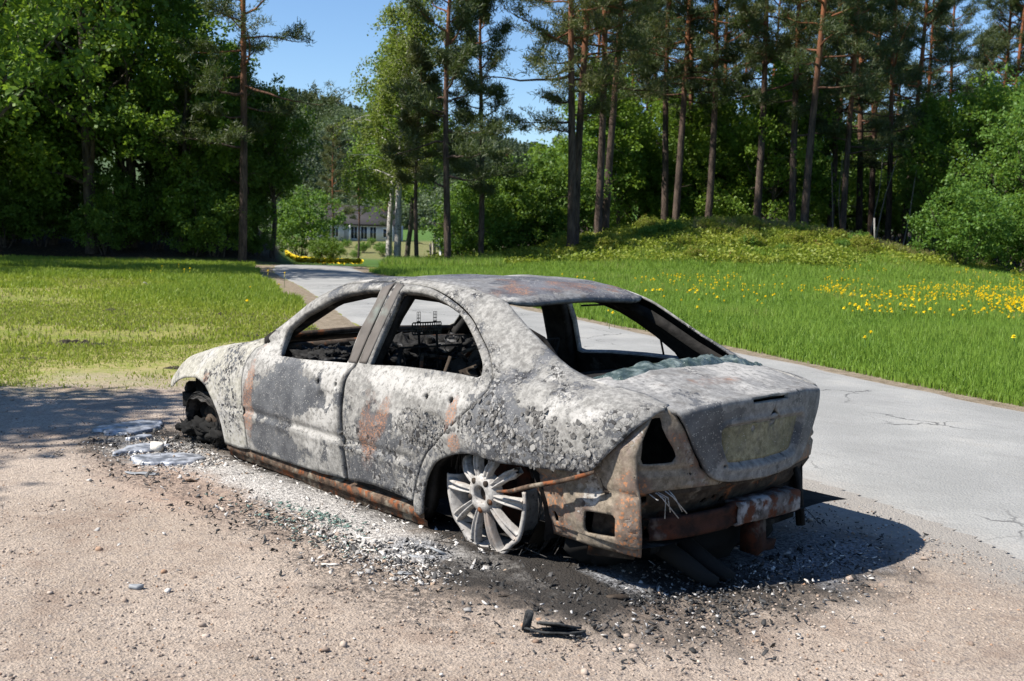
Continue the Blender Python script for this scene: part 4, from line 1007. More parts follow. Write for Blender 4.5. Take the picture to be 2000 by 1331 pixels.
# ------------------------------------------------------------------ loose stones and fire debris
ICO = np.array([[0, 0, 1], [.894, 0, .447], [.276, .851, .447], [-.724, .526, .447], [-.724, -.526, .447], [.276, -.851, .447],
                [.724, .526, -.447], [-.276, .851, -.447], [-.894, 0, -.447], [-.276, -.851, -.447], [.724, -.526, -.447], [0, 0, -1]])
ICF = np.array([[0, 1, 2], [0, 2, 3], [0, 3, 4], [0, 4, 5], [0, 5, 1], [1, 6, 2], [2, 7, 3], [3, 8, 4], [4, 9, 5], [5, 10, 1], [2, 6, 7], [3, 7, 8], [4, 8, 9], [5, 9, 10], [1, 10, 6], [6, 11, 7], [7, 11, 8], [8, 11, 9], [9, 11, 10], [10, 11, 6]])
def stones(n, x, y, sz, seed, flat=.6):
    r = np.random.default_rng(seed); n = len(x); k = ICO[None] * r.uniform(.65, 1.25, (n, 12, 1)) * np.stack([r.uniform(.7, 1.4, n), r.uniform(.7, 1.2, n), r.uniform(.4, .9, n) * flat / .6], 1)[:, None]
    a = r.uniform(0, 6.28, n); c, s = np.cos(a), np.sin(a); kx = k[..., 0] * c[:, None] - k[..., 1] * s[:, None]; ky = k[..., 0] * s[:, None] + k[..., 1] * c[:, None]
    V = np.stack([x[:, None] + kx * sz[:, None], y[:, None] + ky * sz[:, None], hlot(x, y)[:, None] + k[..., 2] * sz[:, None] + sz[:, None] * .2], -1).reshape(-1, 3)
    F = (ICF[None] + 12 * np.arange(n)[:, None, None]).reshape(-1, 3); tint = np.repeat(r.random(n), 12); return V, F, tint
r = np.random.default_rng(21)
n = 24000; u = 2.4 + 8.5 * r.random(n) ** 1.7; w = r.uniform(-.55, .55, n) * u; x, y = at(u, w)
k = (y > np.interp(x, RN[:120, 0], RN[:120, 1]) + .1) & (x < 5.6 + r.normal(0, .5, n)); x, y = x[k], y[k]; sz = .0035 + .0045 * r.random(len(x)) ** 2 + .012 * (r.random(len(x)) > .992)
V, F, tn = stones(0, x, y, sz, 22)
g = G('pebbles'); t = g.attr("tint"); c = g.mix(t, (.20, .15, .12), (.48, .40, .33)); c = g.mix(g.step(t, .78, .82), c, (.10, .088, .08)); c = g.mix(g.step(t, .88, .9), c, (.32, .20, .13)); c = g.mix(g.step(t, .96, .98), c, (.58, .54, .49))
tag(link("pebbles", np_mesh("pebbles", V, F, False, {"tint": tn}), g.base(c, .9, .25)), kind="stuff", label="small tan and grey pebbles lying loose on the gravel lot", cat="pebbles")

def chips(x, y, sz, seed, lift=.35, zup=0.0):
    """thin broken shards: irregular 5-gons with thickness"""
    r = np.random.default_rng(seed); n = len(x); m = 5; a = np.sort(r.uniform(0, 2 * np.pi, (n, m)) * .35 + np.arange(m) * 2 * np.pi / m, 1)
    rad = sz[:, None] * r.uniform(.45, 1.2, (n, m)); e = r.uniform(.4, 1.0, n)
    px = np.cos(a) * rad; py = np.sin(a) * rad * e[:, None]; th = r.uniform(0, 6.28, n); c, s = np.cos(th)[:, None], np.sin(th)[:, None]
    px, py = px * c - py * s, px * s + py * c
    tx, ty = r.normal(0, lift, n), r.normal(0, lift, n)
    pz = px * tx[:, None] + py * ty[:, None]; pz = pz - pz.min(1, keepdims=True) * .8
    base = hlot(x, y) + zup + r.random(n) * .012
    top = np.stack([x[:, None] + px, y[:, None] + py, base[:, None] + pz + .0035], -1); bot = top - [0, 0, .004]
    V = np.concatenate([top, bot], 1).reshape(-1, 3); o = (np.arange(n) * 2 * m)[:, None]
    F5 = np.concatenate([o + np.arange(m)[None], o + m + np.arange(m)[None, ::-1]])
    i = np.arange(m); j = (i + 1) % m; F4 = (o[:, :, None] + np.stack([i, i + m, j + m, j], 1)[None]).reshape(-1, 4)
    return V, [F5, F4], np.repeat(r.random(n), 2 * m)
def zone(lst, seed):
    r = np.random.default_rng(seed); X = []; Y = []
    for cx, cy, sx, sy, n in lst: X.append(r.normal(cx, sx, n)); Y.append(r.normal(cy, sy, n))
    x, y = np.concatenate(X), np.concatenate(Y); return x, y, r
def body_clear(x, y): return ~((np.abs(y) < .80) & (x > -.9) & (x < 3.2) & (np.random.default_rng(3).random(len(x)) < .8))
x, y, r = zone([(1.9, 1.0, .55, .10, 1500), (.9, 1.03, .45, .12, 1900), (.35, 1.08, .25, .13, 1400), (2.7, 1.10, .30, .16, 800), (.0, 1.20, .25, .12, 600), (-.8, 1.0, .35, .20, 160), (-1.1, -.1, .2, .35, 150), (1.2, 1.5, .9, .35, 90), (-1.4, .5, .3, .3, 60)], 31)
k = body_clear(x, y); x, y = x[k], y[k]; sz = .004 + .017 * r.random(len(x)) ** 2.6
V, F, tn = chips(x, y, sz, 32)
g = G('pale_ash_chips'); t = g.attr("tint"); c = g.mix(g.step(t, .0, .8), (.22, .21, .20), (.60, .57, .53)); c = g.mix(g.step(t, .88, .92), c, (.34, .25, .18)); c = g.mix(g.mul(g.step(g.noise(70, 4), .5, .65), .5), c, (.12, .11, .105))
tag(link("ash_chips", np_mesh("ash_chips", V, F, False, {"tint": tn}), g.base(c, .9, .25)), kind="stuff", label="pale flakes of ash and burnt trim scattered along the sill of the wreck", cat="ash")
x, y, r = zone([(-.35, 1.0, .30, .13, 2600), (-.80, .70, .28, .18, 1800), (-1.05, .1, .2, .4, 800), (-.55, -.75, .3, .25, 260), (3.05, 1.0, .3, .22, 600), (.2, 1.15, .35, .15, 500), (1.0, 1.32, .45, .18, 500), (-.9, 1.2, .3, .15, 120), (2.4, 1.4, .6, .2, 200)], 33)
k = body_clear(x, y); x, y = x[k], y[k]; sz = .004 + .014 * r.random(len(x)) ** 2.2
V, F, tn = chips(x, y, sz, 34, .5)
g = G('black_char_chips'); t = g.attr("tint"); c = g.mix(g.step(t, .2, .95), (.012, .012, .012), (.075, .073, .072)); c = g.mix(g.step(t, .93, .95), c, (.42, .41, .40))
tag(link("char_crumbs", np_mesh("char_crumbs", V, F, False, {"tint": tn}), g.base(c, .75, .35)), kind="stuff", label="black crumbs of charred plastic and rubber strewn around the wreck", cat="char")

# puddles of aluminium that ran out of the front wheel and set
g = G('set_aluminium'); n = g.noise(16, 6, .6)
M['alu'] = g.base(g.mix(g.step(n, .38, .66), (.16, .168, .185), (.50, .515, .55)), g.mix(n, (.28,) * 3, (.55,) * 3), .6, .35)  # pale bluish base, half metallic: reflected sky put into the colour
g.bump(g.add(n, g.mul(g.noise(60, 4), .3)), .006, .5)
def puddle(cx, cy, rx, ry, rot, seed, label):
    n, m = 72, 9; th = np.linspace(0, 2 * np.pi, n, endpoint=False); d = np.stack([np.cos(th), np.sin(th), 0 * th], -1)
    rad = 1 + .55 * vnoise(d * 1.6, 1.0, seed, 3) + .10 * vnoise(d * 7, 1.0, seed + 2, 2)
    tt = np.array([0, .25, .5, .7, .84, .93, .98, 1.0, 1.0]); hh = np.array([.012, .0118, .0115, .011, .0105, .009, .006, .001, -.04])
    px = (rad * np.cos(th))[:, None] * tt * rx; py = (rad * np.sin(th))[:, None] * tt * ry; c, s = math.cos(rot), math.sin(rot)
    X = cx + px * c - py * s; Y = cy + px * s + py * c; Pz = np.stack([X, Y, 0 * X], -1)
    Z = hlot(X, Y) + .014 + hh[None] + .007 * vnoise(Pz, 14, seed, 4) * (tt[None] < .95)
    b = MB().grid(np.stack([X, Y, Z], -1), True)
    tag(b.build("metal_puddle", M['alu'], None, True), label, "metal puddle", "set puddles of molten metal")
puddle(3.72, .90, .16, .30, .4, 1.3, "set silver metal puddle farthest from the car body, ahead of the front wheel")
puddle(2.93, 1.16, .10, .17, .5, 4.1, "small narrow set silver metal puddle beside a pale stone")
puddle(2.55, 1.13, .16, .24, -.5, 8.2, "wide set silver metal puddle closest to the sill of the car")
puddle(3.30, 1.02, .05, .09, .2, 12.0, "tiny set silver metal puddle in front of the burnt front wheel")

# bigger pieces, each of its own
def shard(name, cx, cy, L, W, rot, mat, label, cat, seed, lift=(0.0, 0.0), th=.006, group=None, n=9, curl=0.0):
    r = np.random.default_rng(seed); a = np.arange(n) * 2 * np.pi / n + r.uniform(-.25, .25, n); P = np.stack([np.cos(a) * L * r.uniform(.7, 1.15, n), np.sin(a) * W * r.uniform(.7, 1.15, n)], 1)
    V, F = mesh2d(cr(P, min(L, W) * .5, True) if seed % 2 else P, [], max(.008, min(L, W) * .35)); c, s = math.cos(rot), math.sin(rot)
    z = V[:, 0] * lift[0] + V[:, 1] * lift[1]; z = z - z.min() + curl * (V[:, 0] / L) ** 2 + .25 * min(L, W) * vnoise(np.concatenate([V, 0 * V[:, :1]], 1), 1.6 / min(L, W) * .4, seed, 3)
    z = z - z.min()
    o = link(name, np_mesh(name, np.stack([V[:, 0] * c - V[:, 1] * s, V[:, 0] * s + V[:, 1] * c, z], 1), F, False), mat)
    md = o.modifiers.new("t", 'SOLIDIFY'); md.thickness = th; md.offset = 1
    o.location = (cx, cy, float(hlot(np.array([cx]), np.array([cy]))[0]) + .002)
    return tag(o, label, cat, group)
M['dark'] = char('charred_plastic', (.018, .019, .020), (.055, .057, .058), (.12, .12, .12), 0, scale=25)
g = G('grey_slate_sheet'); M['slate'] = g.base(g.mix(g.noise(20, 6), (.17, .18, .19), (.33, .34, .35)), .6, .3)
g = G('bleached_ash_lump'); n = g.noise(25, 6, .65); g.bump(n, .006); M['bone'] = g.base(g.mix(n, (.50, .46, .40), (.74, .70, .63)), .9)
g = G('green_glass_grains'); n = g.noise(40, 5); g.bump(n, .006); M['green'] = g.base(g.mix(g.step(n, .35, .7), (.06, .13, .105), (.22, .30, .26)), .3, .5)
shard("charred_trim", -1.02, 1.268, .125, .030, 0.86, M['dark'], "long curved black charred trim piece lying on bare gravel in the foreground", "debris", 3, (.02, .25), .007, curl=.012)
shard("charred_wedge", -1.01, 1.235, .080, .055, 0.81, M['dark'], "pointed black charred wedge leaning on the curved trim piece in the foreground", "debris", 4, (.10, .45), .008)
shard("charred_block", -.925, 1.318, .018, .016, .3, M['dark'], "upright stubby black charred block at the left end of the curved trim piece", "debris", 6, (.1, .1), .075)
shard("charred_strip", -.955, 1.165, .045, .010, 0.76, M['dark'], "thin black charred strip just behind the pointed charred wedge", "debris", 8, (.0, .2), .006)
shard("slate_chip", -.13, 1.29, .035, .028, 1.0, M['slate'], "flat blue-grey chip on bare gravel left of the rear rim", "debris", 9, (.05, .05), .005)
shard("slate_chip", .0, 1.10, .07, .028, 0.96, M['slate'], "longish blue-grey chip lying against the foot of the rear rim", "debris", 11, (.1, .1), .008)
shard("slate_chip", -.02, 1.02, .045, .022, 1.2, M['slate'], "small upright blue-grey chip in the ash beside the rear rim", "debris", 12, (.5, .1), .008)
shard("steel_offcut", -.62, 1.12, .06, .016, 1.46, M['char_brown'], "narrow brown steel offcut lying on black crumbs below the rear corner", "debris", 13, (.1, .3), .006)
shard("scorched_cap", -.90, .80, .045, .03, 0.96, M['char_brown'], "oval scorched cap lying near the rear corner of the car", "debris", 15, (.1, .2), .015)
shard("ash_lump", 2.85, 1.10, .05, .045, .2, M['bone'], "rounded pale ash lump between the two nearer metal puddles", "debris", 17, (.05, .1), .05)
shard("dark_plate", 2.28, 1.42, .10, .03, 0.76, M['slate'], "thin dark grey plate on bare gravel left of the ash strip", "debris", 19, (.02, .05), .006)
shard("stone", .35, 2.25, .03, .018, 0.96, M['slate'], "dark longish stone in the bottom left of the gravel", "stone", 21, (.05, .05), .016)
shard("white_sliver", .17, 1.47, .04, .012, 0.96, M['bone'], "white sliver on bare gravel in front of the green glass", "debris", 23, (.02, .05), .005)
shard("white_sliver", .38, 1.10, .09, .03, 0.96, M['bone'], "broad white crust lying at the edge of the ash by the rear door", "debris", 25, (.05, .15), .010)
shard("white_sliver", .22, 1.20, .06, .02, 0.86, M['bone'], "narrow white crust just left of the rear rim", "debris", 27, (.05, .15), .006)
shard("rusty_chip", 1.95, 1.28, .035, .012, 0.96, M['rust'], "rusty brown chip on pinkish gravel beside the ash strip", "debris", 29, (.1, .1), .01)
shard("paper_scrap", *[float(t) for t in at(24.5, -8.05)], .09, .07, .5, M['bone'], "white paper scrap lying in the lawn near the wood", "litter", 31, (.2, .5), .004)
x, y, r = zone([(.80, 1.10, .16, .035, 150), (1.05, 1.13, .15, .03, 60), (.62, 1.30, .25, .05, 60), (.9, 1.32, .3, .05, 40)], 41)
sz = .004 + .015 * r.random(len(x)) ** 1.8; V, F, tn = chips(x, y, sz, 42, .15, .012)
tag(link("glass_crumbs", np_mesh("glass_crumbs", V, F), M['green']), "patch of green broken glass crumbs on the ash beside the rear door", "glass", kind="stuff")
# ------------------------------------------------------------------ vegetation: materials
def leaf_mat(name, ca, cb, trans=.35, dry=None, rough=.55):
    g = G(name); t = g.attr("tint"); r = g.rnd()
    c = g.mix(g.math('FRACT', g.add(g.mul(t, .75), g.mul(r, .25))), ca, cb)
    if dry: c = g.mix(g.step(t, .86, .9), c, dry)
    g.base(c, rough, .35)
    tr = g.t.nodes.new("ShaderNodeBsdfTranslucent"); g._in(tr.inputs[0], g.mix(.5, c, g.mix(.7, c, (.30, .42, .03))))
    ms = g.t.nodes.new("ShaderNodeMixShader"); ms.inputs[0].default_value = trans
    g.t.links.new(g.b.outputs[0], ms.inputs[1]); g.t.links.new(tr.outputs[0], ms.inputs[2]); g.t.links.new(ms.outputs[0], g.out.inputs[0])
    return g.m
M['oak'] = leaf_mat('fresh_green_leaves', (.068, .14, .014), (.19, .30, .034), .44)
M['alder'] = leaf_mat('mid_green_leaves', (.050, .11, .015), (.13, .22, .030), .42)
M['shrub'] = leaf_mat('bright_shrub_leaves', (.060, .135, .018), (.15, .27, .045), .42)
M['birch'] = leaf_mat('olive_birch_leaves', (.11, .155, .026), (.23, .27, .06), .45)
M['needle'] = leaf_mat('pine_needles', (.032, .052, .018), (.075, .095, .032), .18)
M['needle_warm'] = leaf_mat('warm_pine_needles', (.060, .072, .022), (.125, .125, .042), .2)  # lighter, warmer needle tone given to some of the pines
M['heath'] = leaf_mat('bilberry_and_heather', (.125, .195, .018), (.32, .31, .04), .35, (.17, .085, .03))
def bark(name, a, b, sc=9, top=None, z0=5, z1=9, bands=None):
    g = G(name); n = g.noise(sc, 7, .7, g.vadd(g.P, (1, 1, .25), 'MULTIPLY')); c = g.mix(g.step(n, .35, .65), a, b)
    if top:
        z = g.add(g.xyz()[2], g.mul(n, 3)); c = g.mix(g.step(z, z0, z1), c, g.mix(n, top[0], top[1]))
    if bands: c = g.mix(g.mul(g.step(g.noise(6, 5, .7, g.vadd(g.P, (1, 1, 5), 'MULTIPLY')), .54, .60), .9), c, bands)
    g.bump(n, .05, .8); return g.base(c, .9, .2)
M['bark'] = bark('grey_brown_bark', (.035, .028, .022), (.11, .09, .07))
M['pine_bark'] = bark('scots_pine_bark', (.030, .022, .018), (.105, .076, .060), 8, ((.13, .048, .022), (.27, .11, .05)), 5.5, 11)
M['birch_bark'] = bark('white_birch_bark', (.42, .40, .37), (.62, .60, .56), 7, None, bands=(.05, .045, .04))

# ------------------------------------------------------------------ leaf clouds and skeletons
def leaf_quads(C, size, r, up=.35, aspect=.6):
    n = len(C); d = r.normal(size=(n, 3)); d[:, 2] += up; d /= np.linalg.norm(d, axis=1, keepdims=True)
    a = np.cross(d, r.normal(size=(n, 3))); a /= np.linalg.norm(a, axis=1, keepdims=True); b = np.cross(d, a)
    s = (size * r.uniform(.6, 1.35, n))[:, None]
    V = np.stack([C - a * s, C - b * s * aspect, C + a * s, C + b * s * aspect], 1)
    return V.reshape(-1, 3), np.arange(4 * n).reshape(n, 4), np.repeat(r.random(n), 4)
def clump_points(centers, rad, per, r, squash=.75):
    n = len(centers); d = r.normal(size=(n, per, 3)); d /= np.linalg.norm(d, axis=2, keepdims=True)
    k = (r.random((n, per, 1)) ** .45) * np.broadcast_to(np.asarray(rad).reshape(-1, 1, 1), (n, per, 1))
    return (centers[:, None] + d * k * [1, 1, squash]).reshape(-1, 3)
def limb(p0, d, L, r, seg=6, wob=.16, up=.10):
    P = [np.array(p0, float)]; d = np.array(d, float) / np.linalg.norm(d)
    for i in range(seg):
        d = d + r.normal(0, wob, 3) + [0, 0, up]; d /= np.linalg.norm(d); P.append(P[-1] + d * L / seg)
    return np.array(P)
def trunk_mesh(name, paths, mat_ignored=None):
    b = MB()
    for p, r0, r1, k in paths: b.tube(p, np.linspace(r0, r1, len(p)), k, False)
    return b.mesh(name, True)
def deciduous(seed, H, spread, clear=.22, leaf=.085, nl=15, per=44, clump=.55, shape=1.0, wispy=0.0):
    r = np.random.default_rng(seed); paths = []; tips = []
    tr = limb((0, 0, -.3), (0, 0, 1), H * .92, r, 12, .045, .05); r0 = H * .015 + .02; paths.append((tr, r0, r0 * .2, 8))
    for i in range(nl):
        t = clear + (1 - clear) * (i + r.random() * .8) / nl; f = t * 12; k = min(int(f), 11); p = tr[k] + (tr[k + 1] - tr[k]) * (f - k)
        az = i * 2.4 + r.normal(0, .4); el = .35 + .6 * t; prof = (math.sin(math.pi * min(1, .22 + .78 * (t - clear) / (1 - clear)) ** shape) * .8 + .25)
        L = spread * prof * r.uniform(.75, 1.15); d = (math.cos(az) * math.cos(el), math.sin(az) * math.cos(el), math.sin(el)); q = limb(p, d, L, r, 6, .16, .06)
        rb = r0 * (1 - t) * .5 + .014; paths.append((q, rb, .012, 5)); tips.append(q[-1])
        for j in range(6):
            f2 = r.uniform(1.5, 5.8); k2 = int(f2); p2 = q[k2] + (q[min(k2 + 1, 6)] - q[k2]) * (f2 - k2)
            d2 = (q[-1] - q[0]) / L + r.normal(0, .75, 3); s = limb(p2, d2, L * r.uniform(.25, .5), r, 4, .2, .05); paths.append((s, .012, .005, 4)); tips += [s[-1], s[2], s[-1] + r.normal(0, clump * .8, 3)]
    T = np.array(tips); C = clump_points(T, clump * r.uniform(.6, 1.25, len(T)), per, r)
    if wispy: C[:, 2] -= wispy * r.random(len(C)) ** 2
    V, F, tn = leaf_quads(C, leaf, r)
    return trunk_mesh("trunk", paths), np_mesh("crown", V, F, False, {"tint": tn})
def pine(seed, H, crown0=.45, spread=2.6, lean=0.0, dens=1.0, r0=None):
    r = np.random.default_rng(seed); paths = []; C = []; D = []
    t_ = np.linspace(0, 1, 14); tr = np.stack([lean * t_ ** 1.5 * H + .12 * np.sin(t_ * 4 + seed), .10 * np.sin(t_ * 5 + 2 * seed), t_ * H - .4], 1); r0 = r0 or (.08 + H * .0054)
    paths.append((tr, r0, r0 * .25, 10))
    nb = int(34 * dens)
    for i in range(nb):
        t = crown0 + (1 - crown0) * ((i + r.random()) / nb) ** .9; f = t * 13; k = min(int(f), 12); p = tr[k] + (tr[k + 1] - tr[k]) * (f - k)
        az = i * 2.4 + r.normal(0, .5); tt = (t - crown0) / (1 - crown0); L = spread * (1.05 - .75 * tt) * r.uniform(.45, 1.2) * (1 if tt > .12 else .7)
        el = -.12 + .75 * tt + r.normal(0, .12); d = (math.cos(az) * math.cos(el), math.sin(az) * math.cos(el), math.sin(el)); q = limb(p, d, L, r, 6, .15, .05)
        paths.append((q, .014 + .02 * (1 - tt) + .008 * L, .008, 5))
        for j in range(8):
            f2 = r.uniform(2.0, 6); k2 = min(int(f2), 5); p2 = q[k2] + (q[k2 + 1] - q[k2]) * (f2 - k2); d2 = (q[-1] - q[0]) / L + r.normal(0, .75, 3) * [1, 1, .45] + [0, 0, .2]
            s = limb(p2, d2, L * r.uniform(.15, .38) + .15, r, 3, .2, .10); paths.append((s, .007, .003, 3))
            for m in (1, 2, 3): C.append(s[m]); D.append(s[m] - s[m - 1])
        C.append(q[-1]); D.append(q[-1] - q[-2])
    for i in range(int(r.integers(3, 8))):     # dead snags on the bare trunk
        t = r.uniform(.18, crown0); f = t * 13; k = int(f); p = tr[k]; az = r.uniform(0, 6.28); paths.append((limb(p, (math.cos(az), math.sin(az), -.1), r.uniform(.3, 1.0), r, 4, .2, -.03), .014, .004, 4))
    C = np.array(C); D = np.array(D); D /= np.linalg.norm(D, axis=1, keepdims=True); per = 30; n = len(C)
    dirs = D[:, None] * .55 + r.normal(size=(n, per, 3)) + [0, 0, .3]; dirs /= np.linalg.norm(dirs, axis=2, keepdims=True)
    P = C[:, None] + r.normal(0, .11, (n, per, 3)) * [1, 1, .55]; P = P.reshape(-1, 3); d = dirs.reshape(-1, 3); L = r.uniform(.10, .20, len(P))[:, None]; sd = np.cross(d, r.normal(size=d.shape)); sd /= np.linalg.norm(sd, axis=1, keepdims=True)
    V = np.stack([P - sd * .013, P + sd * .013, P + d * L + sd * .007, P + d * L - sd * .007], 1).reshape(-1, 3)
    return trunk_mesh("trunk", paths), np_mesh("crown", V, np.arange(len(V)).reshape(-1, 4), False, {"tint": np.repeat(r.random(len(P)), 4)})
def birch(seed, H, spread):
    r = np.random.default_rng(seed); paths = []; C = []
    tr = limb((0, 0, -.3), (0, 0, 1), H, r, 14, .02, .03); r0 = .17; paths.append((tr, r0, .03, 9))
    for i in range(34):
        t = .33 + .65 * (i + r.random()) / 34; f = t * 14; k = min(int(f), 13); p = tr[k] + (tr[k + 1] - tr[k]) * (f - k)
        az = i * 2.4 + r.normal(0, .4); L = spread * (1.12 - .75 * t) * r.uniform(.7, 1.2); el = .55 + .3 * t; q = limb(p, (math.cos(az) * math.cos(el), math.sin(az) * math.cos(el), math.sin(el)), L, r, 7, .08, -.10)
        paths.append((q, .02 + .03 * (1 - t), .006, 5))
        for j in range(8):
            k2 = int(r.integers(2, 8)); s = limb(q[min(k2, 7)], (r.normal(), r.normal(), .1), r.uniform(.5, 1.6), r, 6, .12, -.38); paths.append((s, .006, .003, 3)); C += [s[2], s[3], s[4], s[5], s[6]]
    T = np.array(C); P = clump_points(T, .28 * r.uniform(.6, 1.3, len(T)), 20, r, 1.3); V, F, tn = leaf_quads(P, .055, r, -.2, .7)
    return trunk_mesh("trunk", paths), np_mesh("crown", V, F, False, {"tint": tn})
def bush(seed, H, W, leaf=.06, per=42, n=170, clump=.30):
    r = np.random.default_rng(seed); paths = []; T = []
    for i in range(7):
        az = r.uniform(0, 6.28); q = limb((r.normal(0, .15), r.normal(0, .15), -.1), (math.cos(az) * .5, math.sin(az) * .5, 1), H * r.uniform(.6, .95), r, 6, .12, .03); paths.append((q, .03, .008, 5))
    for i in range(n):
        d = r.normal(size=3); d /= np.linalg.norm(d); k = r.random() ** .5 * (1 + .35 * float(vnoise(d[None] * 1.4, 1.0, seed * 3.1, 3)[0])); T.append((d[0] * W * k, d[1] * W * k, H * .52 + d[2] * H * .50 * k))
    T = np.array(T); T = T[T[:, 2] > .12 * H]; P = clump_points(T, clump * r.uniform(.6, 1.3, len(T)), per, r); P = P[P[:, 2] > .02]
    V, F, tn = leaf_quads(P, leaf, r)
    return trunk_mesh("stem", paths), np_mesh("foliage", V, F, False, {"tint": tn})
PR = {}
PR['dA'] = deciduous(11, 11.5, 4.2, .14, .085, 20, 48, .62); PR['dB'] = deciduous(12, 13.5, 3.4, .20, .080, 20, 46, .55)
PR['dC'] = deciduous(13, 9.0, 3.0, .12, .080, 16, 48, .52, 1.2); PR['dD'] = deciduous(14, 7.0, 2.0, .28, .070, 13, 36, .42)
PR['pA'] = pine(21, 15.5, .27, 3.4, 0, 1.12); PR['pB'] = pine(22, 16.5, .38, 3.0, .012, 1.0); PR['pC'] = pine(23, 14.0, .42, 2.6, -.01, .85); PR['pD'] = pine(24, 17.0, .36, 3.3, .02, 1.15); PR['pE'] = pine(25, 9.5, .42, 1.6, 0, .9, .11); PR['pF'] = pine(26, 11.5, .24, 2.2, .0, 1.0, .13)
PR['birch'] = birch(31, 11.8, 2.9); PR['dE'] = deciduous(15, 10.0, 3.3, .40, .075, 16, 44, .5, 1.0, .9); PR['b1'] = bush(41, 2.6, 1.7); PR['b2'] = bush(42, 3.8, 2.0, .065, 46, 230, .36); PR['b3'] = bush(43, 1.5, 1.1, .05, 36, 110, .22); PR['bBig'] = deciduous(44, 7.5, 3.4, .06, .075, 22, 52, .55, .9)
for k in PR:
    tm, cm = PR[k]
    tm.materials.append(M['birch_bark'] if k == 'birch' else M['pine_bark'] if k[0] == 'p' else M['bark'])
def plant(name, key, x, y, s, rz, leafmat, label, cat, group=None, sz=None, z=None, parts=("trunk", "crown"), tilt=(0, 0)):
    root = empty(name, (x, y, float(hterr(x, y)) if z is None else z), rz); root.scale = (s, s, sz or s); root.rotation_euler = (tilt[0], tilt[1], rz)
    for me, nm, mt in zip(PR[key], parts, (None, leafmat)):
        o = bpy.data.objects.new(nm, me); COL.objects.link(o); o.parent = root
        if mt is not None:
            if not me.materials: me.materials.append(mt)
            o.material_slots[0].link = 'OBJECT'; o.material_slots[0].material = mt
    return tag(root, label, cat, group)
def px(p, u):            # photo column -> metres to the right at distance u
    return (p - 1000) / 2180.0 * u
def P_(p, u): return at(u, px(p, u))

# ------------------------------------------------------------------ pines
pines = [  # column, distance, kind, scale, turn, leaves, label
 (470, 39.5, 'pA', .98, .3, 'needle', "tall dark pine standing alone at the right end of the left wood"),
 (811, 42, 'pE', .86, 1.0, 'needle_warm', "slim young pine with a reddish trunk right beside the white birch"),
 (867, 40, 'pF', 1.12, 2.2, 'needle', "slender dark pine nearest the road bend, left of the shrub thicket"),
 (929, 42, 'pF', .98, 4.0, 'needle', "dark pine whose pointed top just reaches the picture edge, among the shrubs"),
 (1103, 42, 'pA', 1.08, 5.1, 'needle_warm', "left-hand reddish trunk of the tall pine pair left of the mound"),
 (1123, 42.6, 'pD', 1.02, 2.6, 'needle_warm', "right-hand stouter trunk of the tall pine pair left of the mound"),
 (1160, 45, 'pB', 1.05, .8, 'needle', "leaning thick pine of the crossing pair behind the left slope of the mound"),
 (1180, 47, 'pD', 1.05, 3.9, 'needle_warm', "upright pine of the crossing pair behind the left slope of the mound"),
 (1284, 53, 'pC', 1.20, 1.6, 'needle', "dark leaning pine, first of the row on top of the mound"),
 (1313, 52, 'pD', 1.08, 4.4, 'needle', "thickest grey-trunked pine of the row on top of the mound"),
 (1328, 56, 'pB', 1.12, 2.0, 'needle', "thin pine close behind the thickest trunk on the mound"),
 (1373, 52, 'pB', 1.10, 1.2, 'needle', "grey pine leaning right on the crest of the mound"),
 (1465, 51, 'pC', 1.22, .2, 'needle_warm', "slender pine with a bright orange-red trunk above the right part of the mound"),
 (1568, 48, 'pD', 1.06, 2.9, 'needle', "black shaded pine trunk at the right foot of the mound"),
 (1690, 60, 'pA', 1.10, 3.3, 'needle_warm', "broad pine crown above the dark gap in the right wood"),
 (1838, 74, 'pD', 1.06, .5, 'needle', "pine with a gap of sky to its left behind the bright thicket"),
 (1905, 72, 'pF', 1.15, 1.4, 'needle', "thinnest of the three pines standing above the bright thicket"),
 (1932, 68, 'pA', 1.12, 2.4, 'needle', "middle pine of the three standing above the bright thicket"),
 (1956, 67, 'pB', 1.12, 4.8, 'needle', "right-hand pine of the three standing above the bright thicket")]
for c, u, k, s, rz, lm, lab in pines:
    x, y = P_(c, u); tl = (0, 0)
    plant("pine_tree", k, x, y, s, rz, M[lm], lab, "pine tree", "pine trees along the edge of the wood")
rg = np.random.default_rng(77)
for c, u, k in ((1535, 50.5, 'pA'), (1610, 54, 'pB'), (1640, 51, 'pA'), (1665, 57, 'pD'), (1720, 55, 'pA'), (1760, 60, 'pD')):
    x, y = P_(c, u); plant("pine_tree", k, x, y, rg.uniform(1.0, 1.12), rg.uniform(0, 6.28), M['needle'], "shaded pine of the dense stand around the dark gap", "pine tree", "pines of the dense dark stand")
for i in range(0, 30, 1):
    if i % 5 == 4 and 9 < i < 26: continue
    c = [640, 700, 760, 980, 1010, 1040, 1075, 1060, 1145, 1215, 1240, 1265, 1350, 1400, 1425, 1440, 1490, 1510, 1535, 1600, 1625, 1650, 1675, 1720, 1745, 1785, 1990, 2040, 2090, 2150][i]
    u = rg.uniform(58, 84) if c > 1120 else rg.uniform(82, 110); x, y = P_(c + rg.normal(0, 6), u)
    plant("pine_tree", ['pA', 'pB', 'pC', 'pD', 'pF'][i % 5], x, y, rg.uniform(.82, 1.1) * (1.06 if c > 1120 else .62), rg.uniform(0, 6.28), M['needle'] if i % 3 else M['needle_warm'], "pine deep in the wood behind the front row of trunks", "pine tree", "pines deep in the wood")

